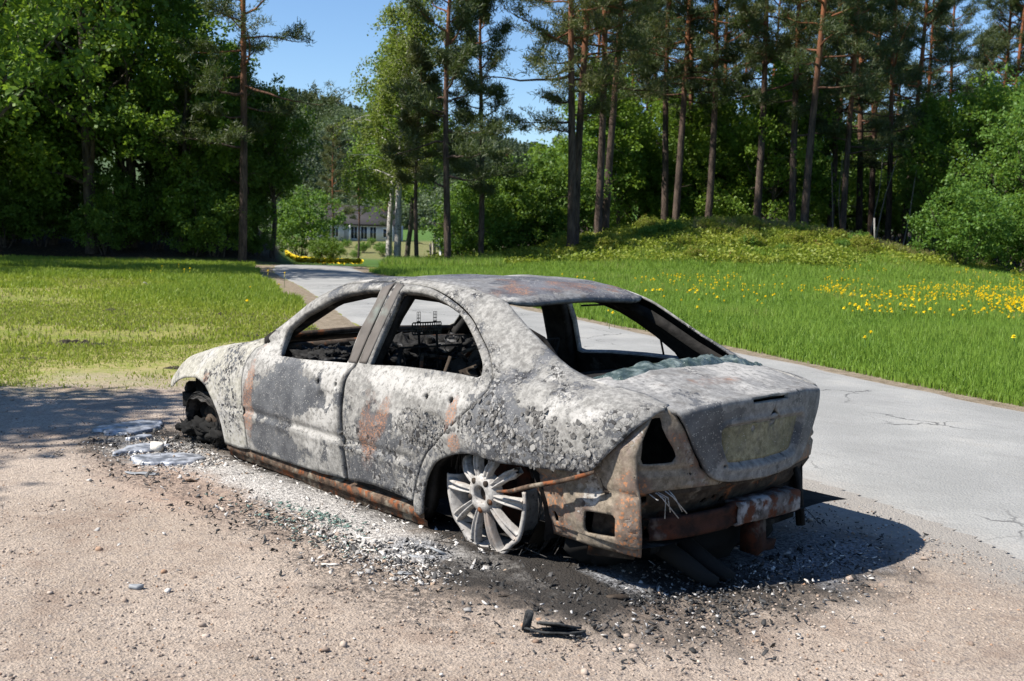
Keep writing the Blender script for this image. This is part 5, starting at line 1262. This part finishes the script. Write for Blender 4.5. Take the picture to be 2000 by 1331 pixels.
# ------------------------------------------------------------------ birch, broadleaf trees, shrubs
x, y = P_(772, 47); plant("birch_tree", 'birch', x, y, .98, .6, M['birch'], "tall drooping birch with a white trunk in front of the house", "birch tree")
x, y = P_(755, 52); plant("birch_tree", 'birch', x, y, .95, 2.6, M['oak'], "lighter green birch standing close behind the tall white-trunked one", "birch tree")
x, y = P_(790, 74); plant("leafy_tree", 'dE', x, y, 1.15, 1.1, M['oak'], "rounded leafy tree behind the birch beside the house", "tree")
x, y = P_(528, 44); plant("leafy_tree", 'dD', x, y, .92, .3, M['alder'], "thin young tree with a bare dark stem at the road bend", "tree")
x, y = P_(585, 72); plant("shrub", 'b2', x, y, 1.25, .8, M['shrub'], "blue-green roundish shrub beside the road left of the house", "shrub", parts=("stem", "foliage"))
x, y = P_(632, 58); plant("shrub", 'b1', x, y, .62, 2.8, M['alder'], "low dark shrub at the foot of the dry bank below the house", "shrub", parts=("stem", "foliage"))
G_LEFT = "leafy trees massed in the shaded left wood"
i = 0
for u0, cs in ((40.5, (-60, 20, 100, 180, 255)), (45, (-30, 60, 140, 215, 290)), (51, (0, 60, 120)), (42, (335, 385, 425, 480)), (46, (350, 400, 450, 505)), (50, (330, 380, 430))):
    for c in cs:
        u = u0 + rg.uniform(-1.2, 1.2); x, y = P_(c + rg.normal(0, 12), u); k = ('dA', 'dB', 'dC', 'dB', 'dA')[i % 5] if c < 330 else ('dC', 'dD')[i % 2]; s = rg.uniform(.92, 1.16) if c < 330 else rg.uniform(.62, .80) * (1.25 if c < 400 else 1.0)
        plant("leafy_tree", k, x, y, s, rg.uniform(0, 6.28), M[('oak', 'alder', 'oak')[i % 3]], "leafy tree in the dense shaded wood left of the road", "tree", G_LEFT); i += 1
for c in (-30, 10, 45, 85, 125, 160, 200, 240, 275, 315, 350, 385, 420, 455, 495):
    u = rg.uniform(40.2, 43); x, y = P_(c + rg.normal(0, 10), u); plant("shrub", ('b1', 'b2', 'b3')[i % 3], x, y, rg.uniform(.6, .95), rg.uniform(0, 6.28), M['alder'], "undergrowth shrub at the dark foot of the left wood", "shrub", "undergrowth of the left wood", parts=("stem", "foliage")); i += 1
# trees standing on the sunny side, just left of the frame: their shade reaches the lawn, the gravel and the wood edge
for (u, w, k, s) in ((7.0, -9.5, 'dC', .95), (31, -16.5, 'dA', 1.2), (5.05, -10.35, 'dC', 1.05), (34, -24, 'dA', 1.2), (38, -27, 'dB', 1.2), (28.5, -16.5, 'dB', .01)):
    if s < .1: continue
    x, y = at(u, w); plant("leafy_tree", k, x, y, s, rg.uniform(0, 6.28), M['oak'], "leafy tree beside the lot whose shade falls on the lawn", "tree", "trees beside the lot")
# shrub thicket between birch and mound, bright underwood behind the mound, thicket at the far right
for c, u, k, s, m in ((905, 44, 'b2', .85, 'shrub'), (955, 45.5, 'b2', .95, 'alder'), (1005, 46, 'b2', 1.0, 'alder'), (1055, 46.5, 'b2', 1.0, 'alder'), (1090, 48, 'b2', 1.05, 'shrub'), (980, 49, 'b2', 1.1, 'shrub'), (1030, 50, 'b2', 1.2, 'shrub'), (900, 50, 'b1', .9, 'alder')):
    x, y = P_(c, u); plant("shrub", k, x, y, s, rg.uniform(0, 6.28), M[m], "dense green shrub in the thicket between the birch and the mound", "shrub", "shrub thicket left of the mound", parts=("stem", "foliage"))
for c in (1130, 1165, 1200, 1235, 1270, 1305, 1340, 1375, 1410, 1445, 1480, 1515, 1550, 1600, 1680, 1740, 1790, 1215, 1300, 1390, 1470, 1540, 1640, 1350, 1440):
    dark = 1560 < c < 1800; u = rg.uniform(53, 62) + 12 * dark; x, y = P_(c + rg.normal(0, 8), u)
    plant("leafy_tree", ('dC', 'dD', 'bBig', 'dD')[i % 4], x, y, rg.uniform(.75, 1.05), rg.uniform(0, 6.28), M['alder' if dark else ('oak', 'shrub')[i % 2]], "small leafy tree in the underwood behind the pines", "tree", "underwood behind the pines"); i += 1
for c, u, k, s, m, lab in ((1865, 40.5, 'b2', .86, 'shrub', "low rounded shrub bulging forward in front of the right thicket"), (1990, 45, 'bBig', .92, 'shrub', "tallest bright green leafy thicket tree at the right edge of the picture"), (1905, 52, 'bBig', 1.05, 'oak', "broad yellow-green leafy tree at the back of the right thicket"), (1830, 55, 'dC', .92, 'oak', "leafy tree at the shady left flank of the right thicket"),
                           (1960, 56, 'bBig', 1.15, 'shrub', "leafy tree behind the tallest one in the right thicket"), (2080, 50, 'bBig', 1.1, 'shrub', "leafy tree cut off by the right edge of the picture"), (1945, 42.5, 'b2', .80, 'shrub', "smaller shrub between the low rounded one and the right edge"), (2030, 43, 'b2', .9, 'oak', "shrub at the foot of the right thicket next to the meadow"), (1790, 53, 'dD', .9, 'alder', "slim shaded tree at the dark gap beside the right thicket")):
    x, y = P_(c, u); plant("leafy_tree" if k[0] == 'd' or k == 'bBig' else "shrub", k, x, y, s, rg.uniform(0, 6.28), M[m], lab, "tree" if k[0] == 'd' or k == 'bBig' else "shrub", "bright thicket at the right", parts=("trunk", "crown") if k[0] == 'd' or k == 'bBig' else ("stem", "foliage"))
M['sapling'] = bark('sapling_bark', (.10, .09, .075), (.22, .20, .175)); M['stake'] = bark('weathered_stake', (.22, .21, .19), (.38, .36, .33))
for c, u, k, s in ((2180, 47, 'dC', 1.0), (2270, 52, 'dA', 1.0), (2360, 50, 'bBig', 1.2), (2450, 55, 'dB', 1.0), (2560, 52, 'dA', 1.0), (2680, 56, 'dC', 1.3), (2820, 54, 'dA', 1.1), (2960, 56, 'dB', 1.0), (2230, 62, 'pA', 1.1), (2420, 64, 'pD', 1.1), (2600, 66, 'pB', 1.1), (2780, 66, 'pA', 1.1)):
    x, y = P_(c, u); plant("pine_tree" if k[0] == 'p' else "leafy_tree", k, x, y, s, rg.uniform(0, 6.28), M['needle' if k[0] == 'p' else 'oak'], "pine at the wood edge beyond the right side of the meadow" if k[0] == "p" else "leafy tree at the wood edge beyond the right side of the meadow", "pine tree" if k[0] == 'p' else "tree", "pines beyond the meadow" if k[0] == 'p' else "leafy trees beyond the meadow")
for c, u, k, s in ((-130, 41, 'dA', 1.0), (-230, 43, 'dB', 1.0), (-340, 42, 'dA', 1.1), (-460, 45, 'dC', 1.3), (-590, 44, 'dA', 1.0), (-730, 46, 'dB', 1.0)):
    x, y = P_(c, u); plant("leafy_tree", k, x, y, s, rg.uniform(0, 6.28), M['oak'], "leafy tree in the dense shaded wood left of the road", "tree", G_LEFT)
for c, u in ((1600, 64), (1635, 66), (1665, 63), (1695, 67), (1725, 64), (1755, 66)):
    x, y = P_(c, u); plant("shrub", 'b2', x, y, 1.25, rg.uniform(0, 6.28), M['alder'], "dark shrub closing the back of the dark gap", "shrub", "shrubs at the back of the dark gap", parts=("stem", "foliage"))
for c, u, s in ((652, 128, 1.0), (672, 138, .7), (706, 130, .9), (722, 142, .6), (745, 126, 1.1), (690, 122, .6)):
    x, y = P_(c, u); plant("shrub", 'b3', x, y, s, rg.uniform(0, 6.28), M['shrub'], "small shrub on the grassy bank below the house", "shrub", "small shrubs on the bank below the house", parts=("stem", "foliage"))
for i in range(46):
    w = rg.uniform(1.5, 16); u = rg.uniform(38.5, 47); 
    if abs((w - 9) / 8) ** 2 + abs((u - 45) / 7) ** 2 > 1: continue
    x, y = at(u, w); plant("shrub", 'b3', x, y, rg.uniform(.22, .48), rg.uniform(0, 6.28), M['heath' if i % 3 else 'shrub'], "knee-high shrub sticking out of the scrub on the mound", "shrub", "low shrubs on the mound", parts=("stem", "foliage"))
# thin pale birch stems in the dark gap
for c in (1620, 1634, 1641, 1690, 1700, 1752):
    u = 50 + rg.uniform(-1, 2); x, y = P_(c, u); b = MB(); q = limb((0, 0, -.1), (rg.normal(0, .06), rg.normal(0, .06), 1), 4.6, rg, 8, .04, .02); b.tube(q, np.linspace(.035, .015, 9), 6)
    o = b.build("birch_sapling", M['sapling'], None, True); o.location = (x, y, float(hterr(x, y))); tag(o, "thin pale sapling stem in the dark gap of the right wood", "sapling", "pale sapling stems in the dark gap")
# grey stake on the meadow edge
x, y = P_(1702, 42.5); b = MB(); b.tube([(0, 0, -.1), (.02, .06, .6), (.05, .11, 1.25)], [.035, .03, .028], 7); o = b.build("stake", M['stake']); o.location = (x, y, float(hterr(x, y))); tag(o, "tilted pale wooden stake at the edge of the meadow before the dark wood", "stake")
# ------------------------------------------------------------------ house, posts, hill
def house():
    u = 152.0; x, y = P_(680, u); root = empty("house", (x, y, 0)); z0 = float(hterr(x, y)); root.location = (x, y, z0 - .35)
    yaw = math.atan2(HF[1], HF[0]); root.rotation_euler = (0, 0, yaw + .12)       # local x = away, y = left
    tag(root, "single-storey pale house with a dark grey roof far off behind the birch", "house")
    g = G('pale_house_paint'); wm = g.base(g.mix(g.noise(2), (.50, .51, .50), (.60, .60, .58)), .7)
    g = G('dark_roof_tiles'); n = g.noise(9, 4); rm = g.base(g.mix(n, (.026, .023, .024), (.048, .043, .044)), .7)
    g = G('window_glass'); gm = g.base((.02, .025, .03), .1, .6)
    b = MB(); b.box((0, 0, 1.25), (7, 11.6, 2.5)); b.box((-3.9, 2.9, 1.25), (1.0, 4.4, 2.5)); b.box((1.0, -6.4, 1.2), (4, 1.4, 2.4)); b.build("wall", wm, root)
    def roof(nm, xa, xb, ya, yb, zr, ze, hip=0.0):
        b = MB(); xm = (xa + xb) / 2; ov = .45
        P = np.array([[xa - ov, ya - ov, ze], [xa - ov, yb + ov, ze], [xb + ov, yb + ov, ze], [xb + ov, ya - ov, ze], [xm, ya - ov + hip, zr], [xm, yb + ov - hip, zr]])
        b.put(np.concatenate([P, P - [0, 0, .18]]), [np.array([[0, 4, 5, 1], [2, 5, 4, 3], [7, 11, 10, 6], [9, 10, 11, 8], [0, 1, 7, 6], [2, 3, 9, 8]]), np.array([[0, 3, 4], [1, 5, 2]])]); o = b.build(nm, rm, root); return o
    r_ = roof("roof", -3.5, 3.5, -5.8, 5.8, 5.0, 2.5)
    b = MB()   # cross gable facing the road
    P = np.array([[-5.0, .3, 2.45], [-5.0, 5.5, 2.45], [.2, 5.5, 2.45], [.2, .3, 2.45], [-5.0, 2.9, 4.75], [.4, 2.9, 4.75]])
    b.put(P, [np.array([[3, 5, 4, 0], [4, 5, 2, 1]]), np.array([[0, 4, 1]])]); b.build("roof", rm, root)
    b = MB(); b.box((.4, 2.0, 5.1), (.7, .7, 1.3)); b.box((.4, 2.0, 5.8), (.85, .85, .12)); b.build("chimney", rm, r_)
    fm = G('white_window_frame'); fm = fm.base((.78, .78, .76), .5)
    for yy, xx, w, h in ((4.2, -4.42, .9, 1.2), (3.1, -4.42, .9, 1.2), (1.8, -4.42, .8, 1.2), (-.6, -3.52, .9, 1.7), (-1.9, -3.52, .9, 1.7), (-3.1, -3.52, .9, 1.7), (-4.9, -3.52, 1.0, 1.2)):
        b = MB()
        for dy, dz, sy, sz in ((-w / 2, 0, .1, h), (w / 2, 0, .1, h), (0, h / 2, w + .1, .1), (0, -h / 2, w + .1, .1), (0, 0, .06, h)): b.box((xx, yy + dy, 1.35 + dz), (.08, sy, sz))
        f = b.build("window", fm, root); b = MB(); b.box((xx + .02, yy, 1.35), (.05, w, h)); b.build("pane", gm, f)
    for yy in (-.05, -5.6): b = MB(); b.box((-4.6, yy, 1.2), (.18, .18, 2.4)); b.build("porch_post", fm, root)
house()
# posts and a small white post box beside the bend
g = G('weathered_wood'); M['wood'] = g.base(g.mix(g.noise(12), (.22, .20, .17), (.38, .35, .30)), .9)
for c, u, h, lab in ((838, 52, 1.3, "short leaning grey post left of the tall pole near the pines"), (843, 53, 1.4, "short upright grey post beside the tall pole near the pines"), (846, 54, 2.9, "tall thin pole between the two young pines")):
    x, y = P_(c, u); b = MB(); b.tube([(0, 0, -.2), (.04, .02, h)], .05, 7); o = b.build("post", M['wood']); o.location = (x, y, float(hterr(x, y))); tag(o, lab, "post")
g = G('white_post_paint'); x, y = P_(857, 48); rt = empty("mail_box", (x, y, float(hterr(x, y)))); tag(rt, "small white post box on a white post beside the dark pine", "mail box")
wm = g.base((.72, .72, .70), .6); b = MB(); b.box((0, 0, .45), (.1, .1, 1.0)); b.build("post", wm, rt); b = MB(); b.box((0, 0, 1.1), (.3, .32, .3)); b.put(np.array([[-.2, -.2, 1.25], [.2, -.2, 1.25], [.2, .2, 1.25], [-.2, .2, 1.25], [0, 0, 1.42]]), [np.array([[0, 1, 4], [1, 2, 4], [2, 3, 4], [3, 0, 4]])]); b.build("box", wm, rt)

# wooded hill far behind
hu, hw = np.meshgrid(np.linspace(520, 1400, 60), np.linspace(-700, 500, 110), indexing='ij')
prof = np.interp(hw / hu * 2180 + 1000, [-200, 200, 420, 560, 640, 700, 780, 900, 1000, 1100, 1300, 1600, 2000], [62, 78, 92, 99, 94, 87, 80, 68, 59, 52, 42, 35, 31])
X, Y = at(hu, hw); Zh = -6 + prof * ss(520, 900, hu) + 10 * vnoise(np.stack([X, Y, 0 * X], -1), .008, 3, 4) * ss(520, 760, hu)
g = G('hill_forest_floor'); M['hill'] = g.base(g.mix(g.noise(.05, 5), (.035, .06, .025), (.06, .09, .035)), .95)
b = MB().grid(np.stack([X, Y, Zh], -1)); tag(b.build("hill", M['hill'], None, True), kind="structure")
r = np.random.default_rng(5); n = 5200; u = r.uniform(540, 960, n); c = r.uniform(430, 1120, n); w = (c - 1000) / 2180 * u; x, y = at(u, w)
pz = -6 + np.interp(c, [-200, 200, 420, 560, 640, 700, 780, 900, 1000, 1100, 1300, 1600, 2000], [62, 78, 92, 99, 94, 87, 80, 68, 59, 52, 42, 35, 31]) * ss(520, 900, u) + 10 * vnoise(np.stack([x, y, 0 * x], -1), .008, 3, 4) * ss(520, 760, u)
con = vnoise(np.stack([x, y, 0 * x], -1), .02, 9, 3) > .0
m = 120; d = r.normal(size=(n, m, 3)); d /= np.linalg.norm(d, axis=2, keepdims=True); hz = np.where(con, r.uniform(7, 12, n), r.uniform(5, 8, n))
t = r.random((n, m)); rad = np.where(con[:, None], 2.4 * (1 - t) + .3, 4.0 * np.sqrt(np.clip(1 - (2 * t - 1) ** 2, .02, 1)))
a = r.uniform(0, 6.28, (n, m)); C = np.stack([x[:, None] + rad * np.cos(a), y[:, None] + rad * np.sin(a), pz[:, None] + 1 + t * hz[:, None]], -1).reshape(-1, 3)
V, F, tn = leaf_quads(C, .62, r, .6, .8); tn = np.repeat(np.where(con, .0, .6), m * 4) + .4 * tn
M['hill_leaf'] = leaf_mat('hazed_tree_leaves', (.05, .075, .048), (.11, .15, .065), .2)  # leaf colours lightened to stand in for haze over the distance
tag(link("hill_wood", np_mesh("hill_wood", V, F, False, {"tint": tn}), M['hill_leaf']), "distant mixed wood covering the far hill", "wood", kind="stuff")
# ------------------------------------------------------------------ grass, heath and dandelions
def blades(x, y, h, wid, r, lean=.35, segs=2, z=None):
    n = len(x); a = r.uniform(0, 6.28, n); la = r.uniform(0, 6.28, n); ln = np.abs(r.normal(0, lean, n)); z0 = (hterr(x, y) if z is None else z)
    px_, py_ = np.cos(a) * wid * .5, np.sin(a) * wid * .5; dx, dy = np.cos(la) * ln * h, np.sin(la) * ln * h
    rows = []
    for t, wf in ((0, 1.0), (.55, .8)):
        k = t ** 1.8
        for sg in (-1, 1): rows.append(np.stack([x + dx * k + sg * px_ * wf, y + dy * k + sg * py_ * wf, z0 + h * t * (1 - .25 * ln * t) - .01 * (t == 0)], -1))
    rows.append(np.stack([x + dx, y + dy, z0 + h * (1 - .35 * np.clip(ln, 0, 1))], -1)); V = np.stack(rows, 1).reshape(-1, 3); o = np.arange(n)[:, None] * 5
    return V, [o + np.array([[0, 1, 3, 2]]), o + np.array([[2, 3, 4]])], np.repeat(r.random(n), 5)
def road_far_y(x): return np.interp(x, RF[:, 0], RF[:, 1])
r = np.random.default_rng(51)
n = 430000; u = 9 + 33 * r.random(n) ** 1.35; q = np.where(r.random(n) < .82, r.uniform(-.13, .50, n), r.uniform(.50, .95, n)); w = q * u; x, y = at(u, w)
d = road_far_y(x) - y; nz = vnoise(np.stack([x, y, 0 * x], -1), .55, 2, 3); k = (d > .22 + .18 * nz) & (u < 39 + 6 * q) & ~((x > 26) & (d < 1))
x, y, u, d, nz = x[k], y[k], u[k], d[k], nz[k]
h = (.19 + .09 * nz + .07 * r.random(len(x))) * (.45 + .55 * ss(.2, 1.1, d)) * (1.0 + .3 * ss(12, 20, u)); wid = .0065 + .0006 * u
V, F, tn = blades(x, y, h, wid, r); tn = np.clip(tn * .6 + .4 * np.repeat(nz * .8 + .5, 5), 0, 1)
M['grass'] = leaf_mat('lush_meadow_grass', (.11, .215, .020), (.25, .355, .058), .40, (.27, .27, .10))
tag(link("meadow_grass", np_mesh("meadow_grass", V, F, False, {"tint": tn}), M['grass']), "lush green grass of the meadow beyond the road", "grass", kind="stuff")
# worn lawn on the left: short, patchy, longer towards the wood and the road bend
n = 330000; u = 9.5 + 30 * r.random(n) ** 1.25; q = np.where(r.random(n) < .82, r.uniform(-.52, -.04, n), r.uniform(-.95, -.52, n)); x, y = at(u, q * u)
roady = np.interp(x, RN[:, 0], RN[:, 1]); nz = vnoise(np.stack([x, y, 0 * x], -1), .5, 6, 4); edge = x - (5.4 + .30 * y) + 1.6 * nz
far = ss(25, 32, u) * ss(-.1, -.3, q * 0 - .3); lush = np.clip(ss(24, 31, u - 9 * nz) + ss(5.0, 2.0, (y - roady) + 1.5 * nz) * ss(17, 21, u), 0, 1)
k = (y > roady + .55 + .35 * nz) & (edge > -1.3) & (r.random(n) < (.05 + .95 * ss(-.30, .40, nz) + lush) * ss(-1.3, 2.2, edge)) & (u < 38.3 - 3 * (q + .45))
x, y, u, nz, lush = x[k], y[k], u[k], nz[k], lush[k]
h = (.030 + .035 * r.random(len(x)) + .14 * lush * (.6 + .6 * r.random(len(x)))); V, F, tn = blades(x, y, h, .006 + .00065 * u, r, .6)
tl = np.repeat(lush, 5); tn = np.clip(.55 * tn + .45 * (1 - tl), 0, 1)
M['lawn'] = leaf_mat('worn_lawn_grass', (.11, .22, .018), (.34, .35, .05), .40, (.24, .20, .10))
tag(link("lawn_grass", np_mesh("lawn_grass", V, F, False, {"tint": tn}), M['lawn']), "short yellowish grass of the worn lawn left of the road", "grass", kind="stuff")
# dark turf clods torn out of the lawn
g = G('torn_turf'); n_ = g.noise(22, 6, .7); g.bump(n_, .02); M['turf'] = g.base(g.mix(g.step(n_, .4, .7), (.018, .014, .009), (.06, .05, .025)), .95)
cl = [(10.6, -3.9, .16, .03), (11.0, -3.3, .2, .04), (11.9, -2.5, .22, .04), (13.0, -5.2, .35, .07), (13.4, -3.4, .25, .06), (14.5, -3.3, .3, .06), (15.5, -2.9, .35, .07), (13.8, -2.7, .3, .06), (17.5, -4.6, .3, .05), (18, -6.5, .3, .05), (11.4, -4.9, .2, .05), (12.4, -2.75, .4, .07), (12.9, -4.75, .3, .05)]
for u0, w0, L, hh in cl:
    x, y = at(u0, w0); b = MB()
    n, m = 14, 24; U, Vv = np.meshgrid(np.linspace(-1, 1, m), np.linspace(-1, 1, n), indexing='ij'); rad = np.clip(1 - U ** 2 - Vv ** 2, 0, 1)
    XX = x + (HR[0] * U * L + HF[0] * Vv * L * .55); YY = y + (HR[1] * U * L + HF[1] * Vv * L * .55); pn = np.stack([XX, YY, 0 * XX], -1)
    ZZ = hterr(XX, YY) + .028 * (x < 8) - .02 + rad ** .7 * .8 * hh * (.75 + 1.9 * vnoise(pn, 9, 2, 3)); b.grid(np.stack([XX, YY, ZZ], -1)); o = b.build("turf_clod", M['turf'], None, False)
    tag(o, "dark torn clod of turf lying on the worn lawn", "turf clod", "turf clods on the lawn")
# heath on the mound
n = 60000; u = r.uniform(37, 55, n); w = r.uniform(-4, 19, n); x, y = at(u, w); mm = np.exp(-np.abs((w - .190 * 47) / 9.5) ** 3.2) * np.exp(-np.abs((u - 45.5) / 7.6) ** 3.2) + np.exp(-(((w - 1.0) / 3.6) ** 2 + ((u - 43) / 3) ** 2))
nz = vnoise(np.stack([x, y, 0 * x], -1), .6, 3, 3); k = mm + .35 * nz > .38; x, y, nz = x[k], y[k], nz[k]
cx = np.repeat(x, 7) + r.normal(0, .10, len(x) * 7); cy = np.repeat(y, 7) + r.normal(0, .10, len(x) * 7); cz = hterr(cx, cy) + np.abs(r.normal(.10, .10, len(cx))) * (1 + .9 * np.repeat(nz, 7)); V, F, tn = leaf_quads(np.stack([cx, cy, cz], -1), .058, r, .6)
tn = np.clip(.45 * tn + .55 * np.repeat(.5 + .7 * vnoise(np.stack([cx, cy, 0 * cx], -1), .45, 8, 3), 4), 0, 1)
tag(link("heath", np_mesh("heath", V, F, False, {"tint": tn}), M['heath']), "yellow-green bilberry and heather scrub covering the mound", "heath", kind="stuff")
# leaf litter and ferns under the left wood, dry grass fringe before the dark wood on the right
n = 22000; u = r.uniform(43, 46.5, n); q = r.uniform(.16, .42, n); x, y = at(u, q * u); V, F, tn = blades(x, y, .22 + .35 * r.random(n), .022, r, .5)
M['drygrass'] = leaf_mat('dry_fringe_grass', (.11, .13, .035), (.27, .22, .10), .3); tag(link("dry_grass", np_mesh("dry_grass", V, F, False, {"tint": tn}), M['drygrass']), "straw-coloured grass fringe between meadow and wood", "grass", kind="stuff")
n = 26000; u = r.uniform(36, 47, n); q = r.uniform(-.115, -.01, n); x, y = at(u, q * u); k = (road_far_y(x) - y > .5) | (x > 27); x, y, u = x[k], y[k], u[k]; V, F, tn = blades(x, y, .20 + .30 * r.random(len(x)), .026, r, .4)
tag(link("bend_grass", np_mesh("bend_grass", V, F, False, {"tint": tn}), M['grass']), "tall grass growing below the birch at the road bend", "grass", kind="stuff")
# dandelions
def dandelion_mesh():
    r2 = np.random.default_rng(9); b = MB(); b.tube([(0, 0, -.02), (.004, .003, .09), (0, 0, .18)], [.0032, .0028, .003], 5); me_v = b
    V, F = me_v.v, me_v.f; m = 14
    for ring, (rad, zz, k) in enumerate(((.024, .182, 1.0), (.017, .190, .8), (.008, .195, .5))):
        for j in range(m):
            a = 2 * np.pi * (j + .4 * ring) / m; c, s = math.cos(a), math.sin(a); wd = .0062
            b.put(np.array([[0 - s * .001, c * .001, .182], [rad * .6 * c - s * wd, rad * .6 * s + c * wd, zz], [rad * c, rad * s, zz + .002 - .003 * (ring == 0)], [rad * .6 * c + s * wd, rad * .6 * s - c * wd, zz]]), np.array([[0, 3, 2, 1]]))
    return b.mesh("dandelion")
dm = dandelion_mesh()
g = G('dandelion_yellow'); z_ = g.xyz()[2]; dmat = g.base(g.mix(g.step(z_, .170, .178), (.07, .14, .03), (.86, .66, .02)), .7, .2); dm.materials.append(dmat)
r = np.random.default_rng(60); pts = []
def scat(n, u0, u1, q0, q1, dens=None):
    u = r.uniform(u0, u1, n); q = r.uniform(q0, q1, n); x, y = at(u, q * u); nz = vnoise(np.stack([x, y, 0 * x], -1), .8, 4, 3); k = (nz > -.10 + .45 * r.random(n)) & (road_far_y(x) - y > .8); return np.stack([x[k], y[k]], 1)
pts = np.concatenate([scat(1900, 18.5, 30, .28, .47), scat(420, 20, 33, .12, .30), scat(60, 12, 19, .12, .46), scat(240, 31, 39, .28, .48), scat(60, 20, 30, .04, .13)])
lw = np.array([at(u, q * u) for u, q in ((27, -.325), (28.5, -.315), (29, -.30), (26.5, -.29), (27.3, -.295), (22.5, -.235), (22.7, -.231), (24, -.21), (25.4, -.205), (26, -.22), (19.5, -.238), (19.2, -.24))])
cl_ = np.array([at(u, q * u) for u, q in ((17.3, .085), (17.5, .089), (17.1, .092), (17.8, .083), (17.0, .098), (16.6, .087), (17.4, .101))])
pts = np.concatenate([lw, cl_, pts]); dist = np.hypot(pts[:, 0] - CAM[0], pts[:, 1] - CAM[1]); order = np.argsort(dist); pts = pts[order]
lawnset = {(round(a, 3), round(b, 3)) for a, b in lw}
NI = 300
for i, (x, y) in enumerate(pts[:NI]):
    o = bpy.data.objects.new("dandelion", dm); COL.objects.link(o); s = r.uniform(.9, 1.45); onl = (round(x, 3), round(y, 3)) in lawnset
    o.location = (x, y, float(hterr(x, y)) - (.07 if onl else 0)); o.scale = (s * 1.15, s * 1.15, s * (1.45 if not onl else .9)); o.rotation_euler = (r.normal(0, .15), r.normal(0, .15), r.uniform(0, 6.28))
    if onl: tag(o, "yellow dandelion in the longer grass at the back of the lawn", "dandelion", "dandelions on the lawn")
    else: tag(o, "yellow dandelion in bloom in the meadow beyond the road", "dandelion", "dandelions in the meadow")
rest = pts[NI:]
Vd = np.array([v.co[:] for v in dm.vertices]); polys = [list(p.vertices) for p in dm.polygons]; F4 = np.array([p for p in polys if len(p) == 4]); n = len(rest)
sc = r.uniform(1.0, 1.55, n); V = Vd[None] * sc[:, None, None] * [1.1, 1.1, 1.25] + np.stack([rest[:, 0], rest[:, 1], hterr(rest[:, 0], rest[:, 1])], 1)[:, None]
g = G('dandelion_yellow_far'); at_ = g.attr("tint"); dfm = g.base(g.mix(g.step(at_, .4, .6), (.07, .14, .03), (.86, .66, .02)), .7, .2)
tnt = np.tile((Vd[:, 2] > .179).astype(float), n)
tag(link("dandelions_far", np_mesh("dandelions_far", V.reshape(-1, 3), (F4[None] + len(Vd) * np.arange(n)[:, None, None]).reshape(-1, 4), False, {"tint": tnt}), dfm), "many small yellow dandelions farther back in the meadow", "dandelions", kind="stuff")
# the strip of yellow bloom beyond the bend
n = 3800; u = np.concatenate([r.uniform(56, 66, n), r.uniform(46, 47.5, n // 4)]); c = np.concatenate([r.uniform(555, 705, n), r.uniform(575, 700, n // 4)]); x, y = at(u, (c - 1000) / 2180 * u)
C = np.stack([x, y, hterr(x, y) + .25 + .1 * r.random(len(x))], -1); V, F, tn = leaf_quads(C, .075, r, 1.5, .9)
g = G('yellow_bloom'); ym = g.base(g.mix(g.attr("tint"), (.72, .50, .015), (.88, .70, .03)), .7)
tag(link("yellow_flowers", np_mesh("yellow_flowers", V, F, False, {"tint": tn}), ym), "dense strip of yellow flowers beyond the road bend", "flowers", kind="stuff")
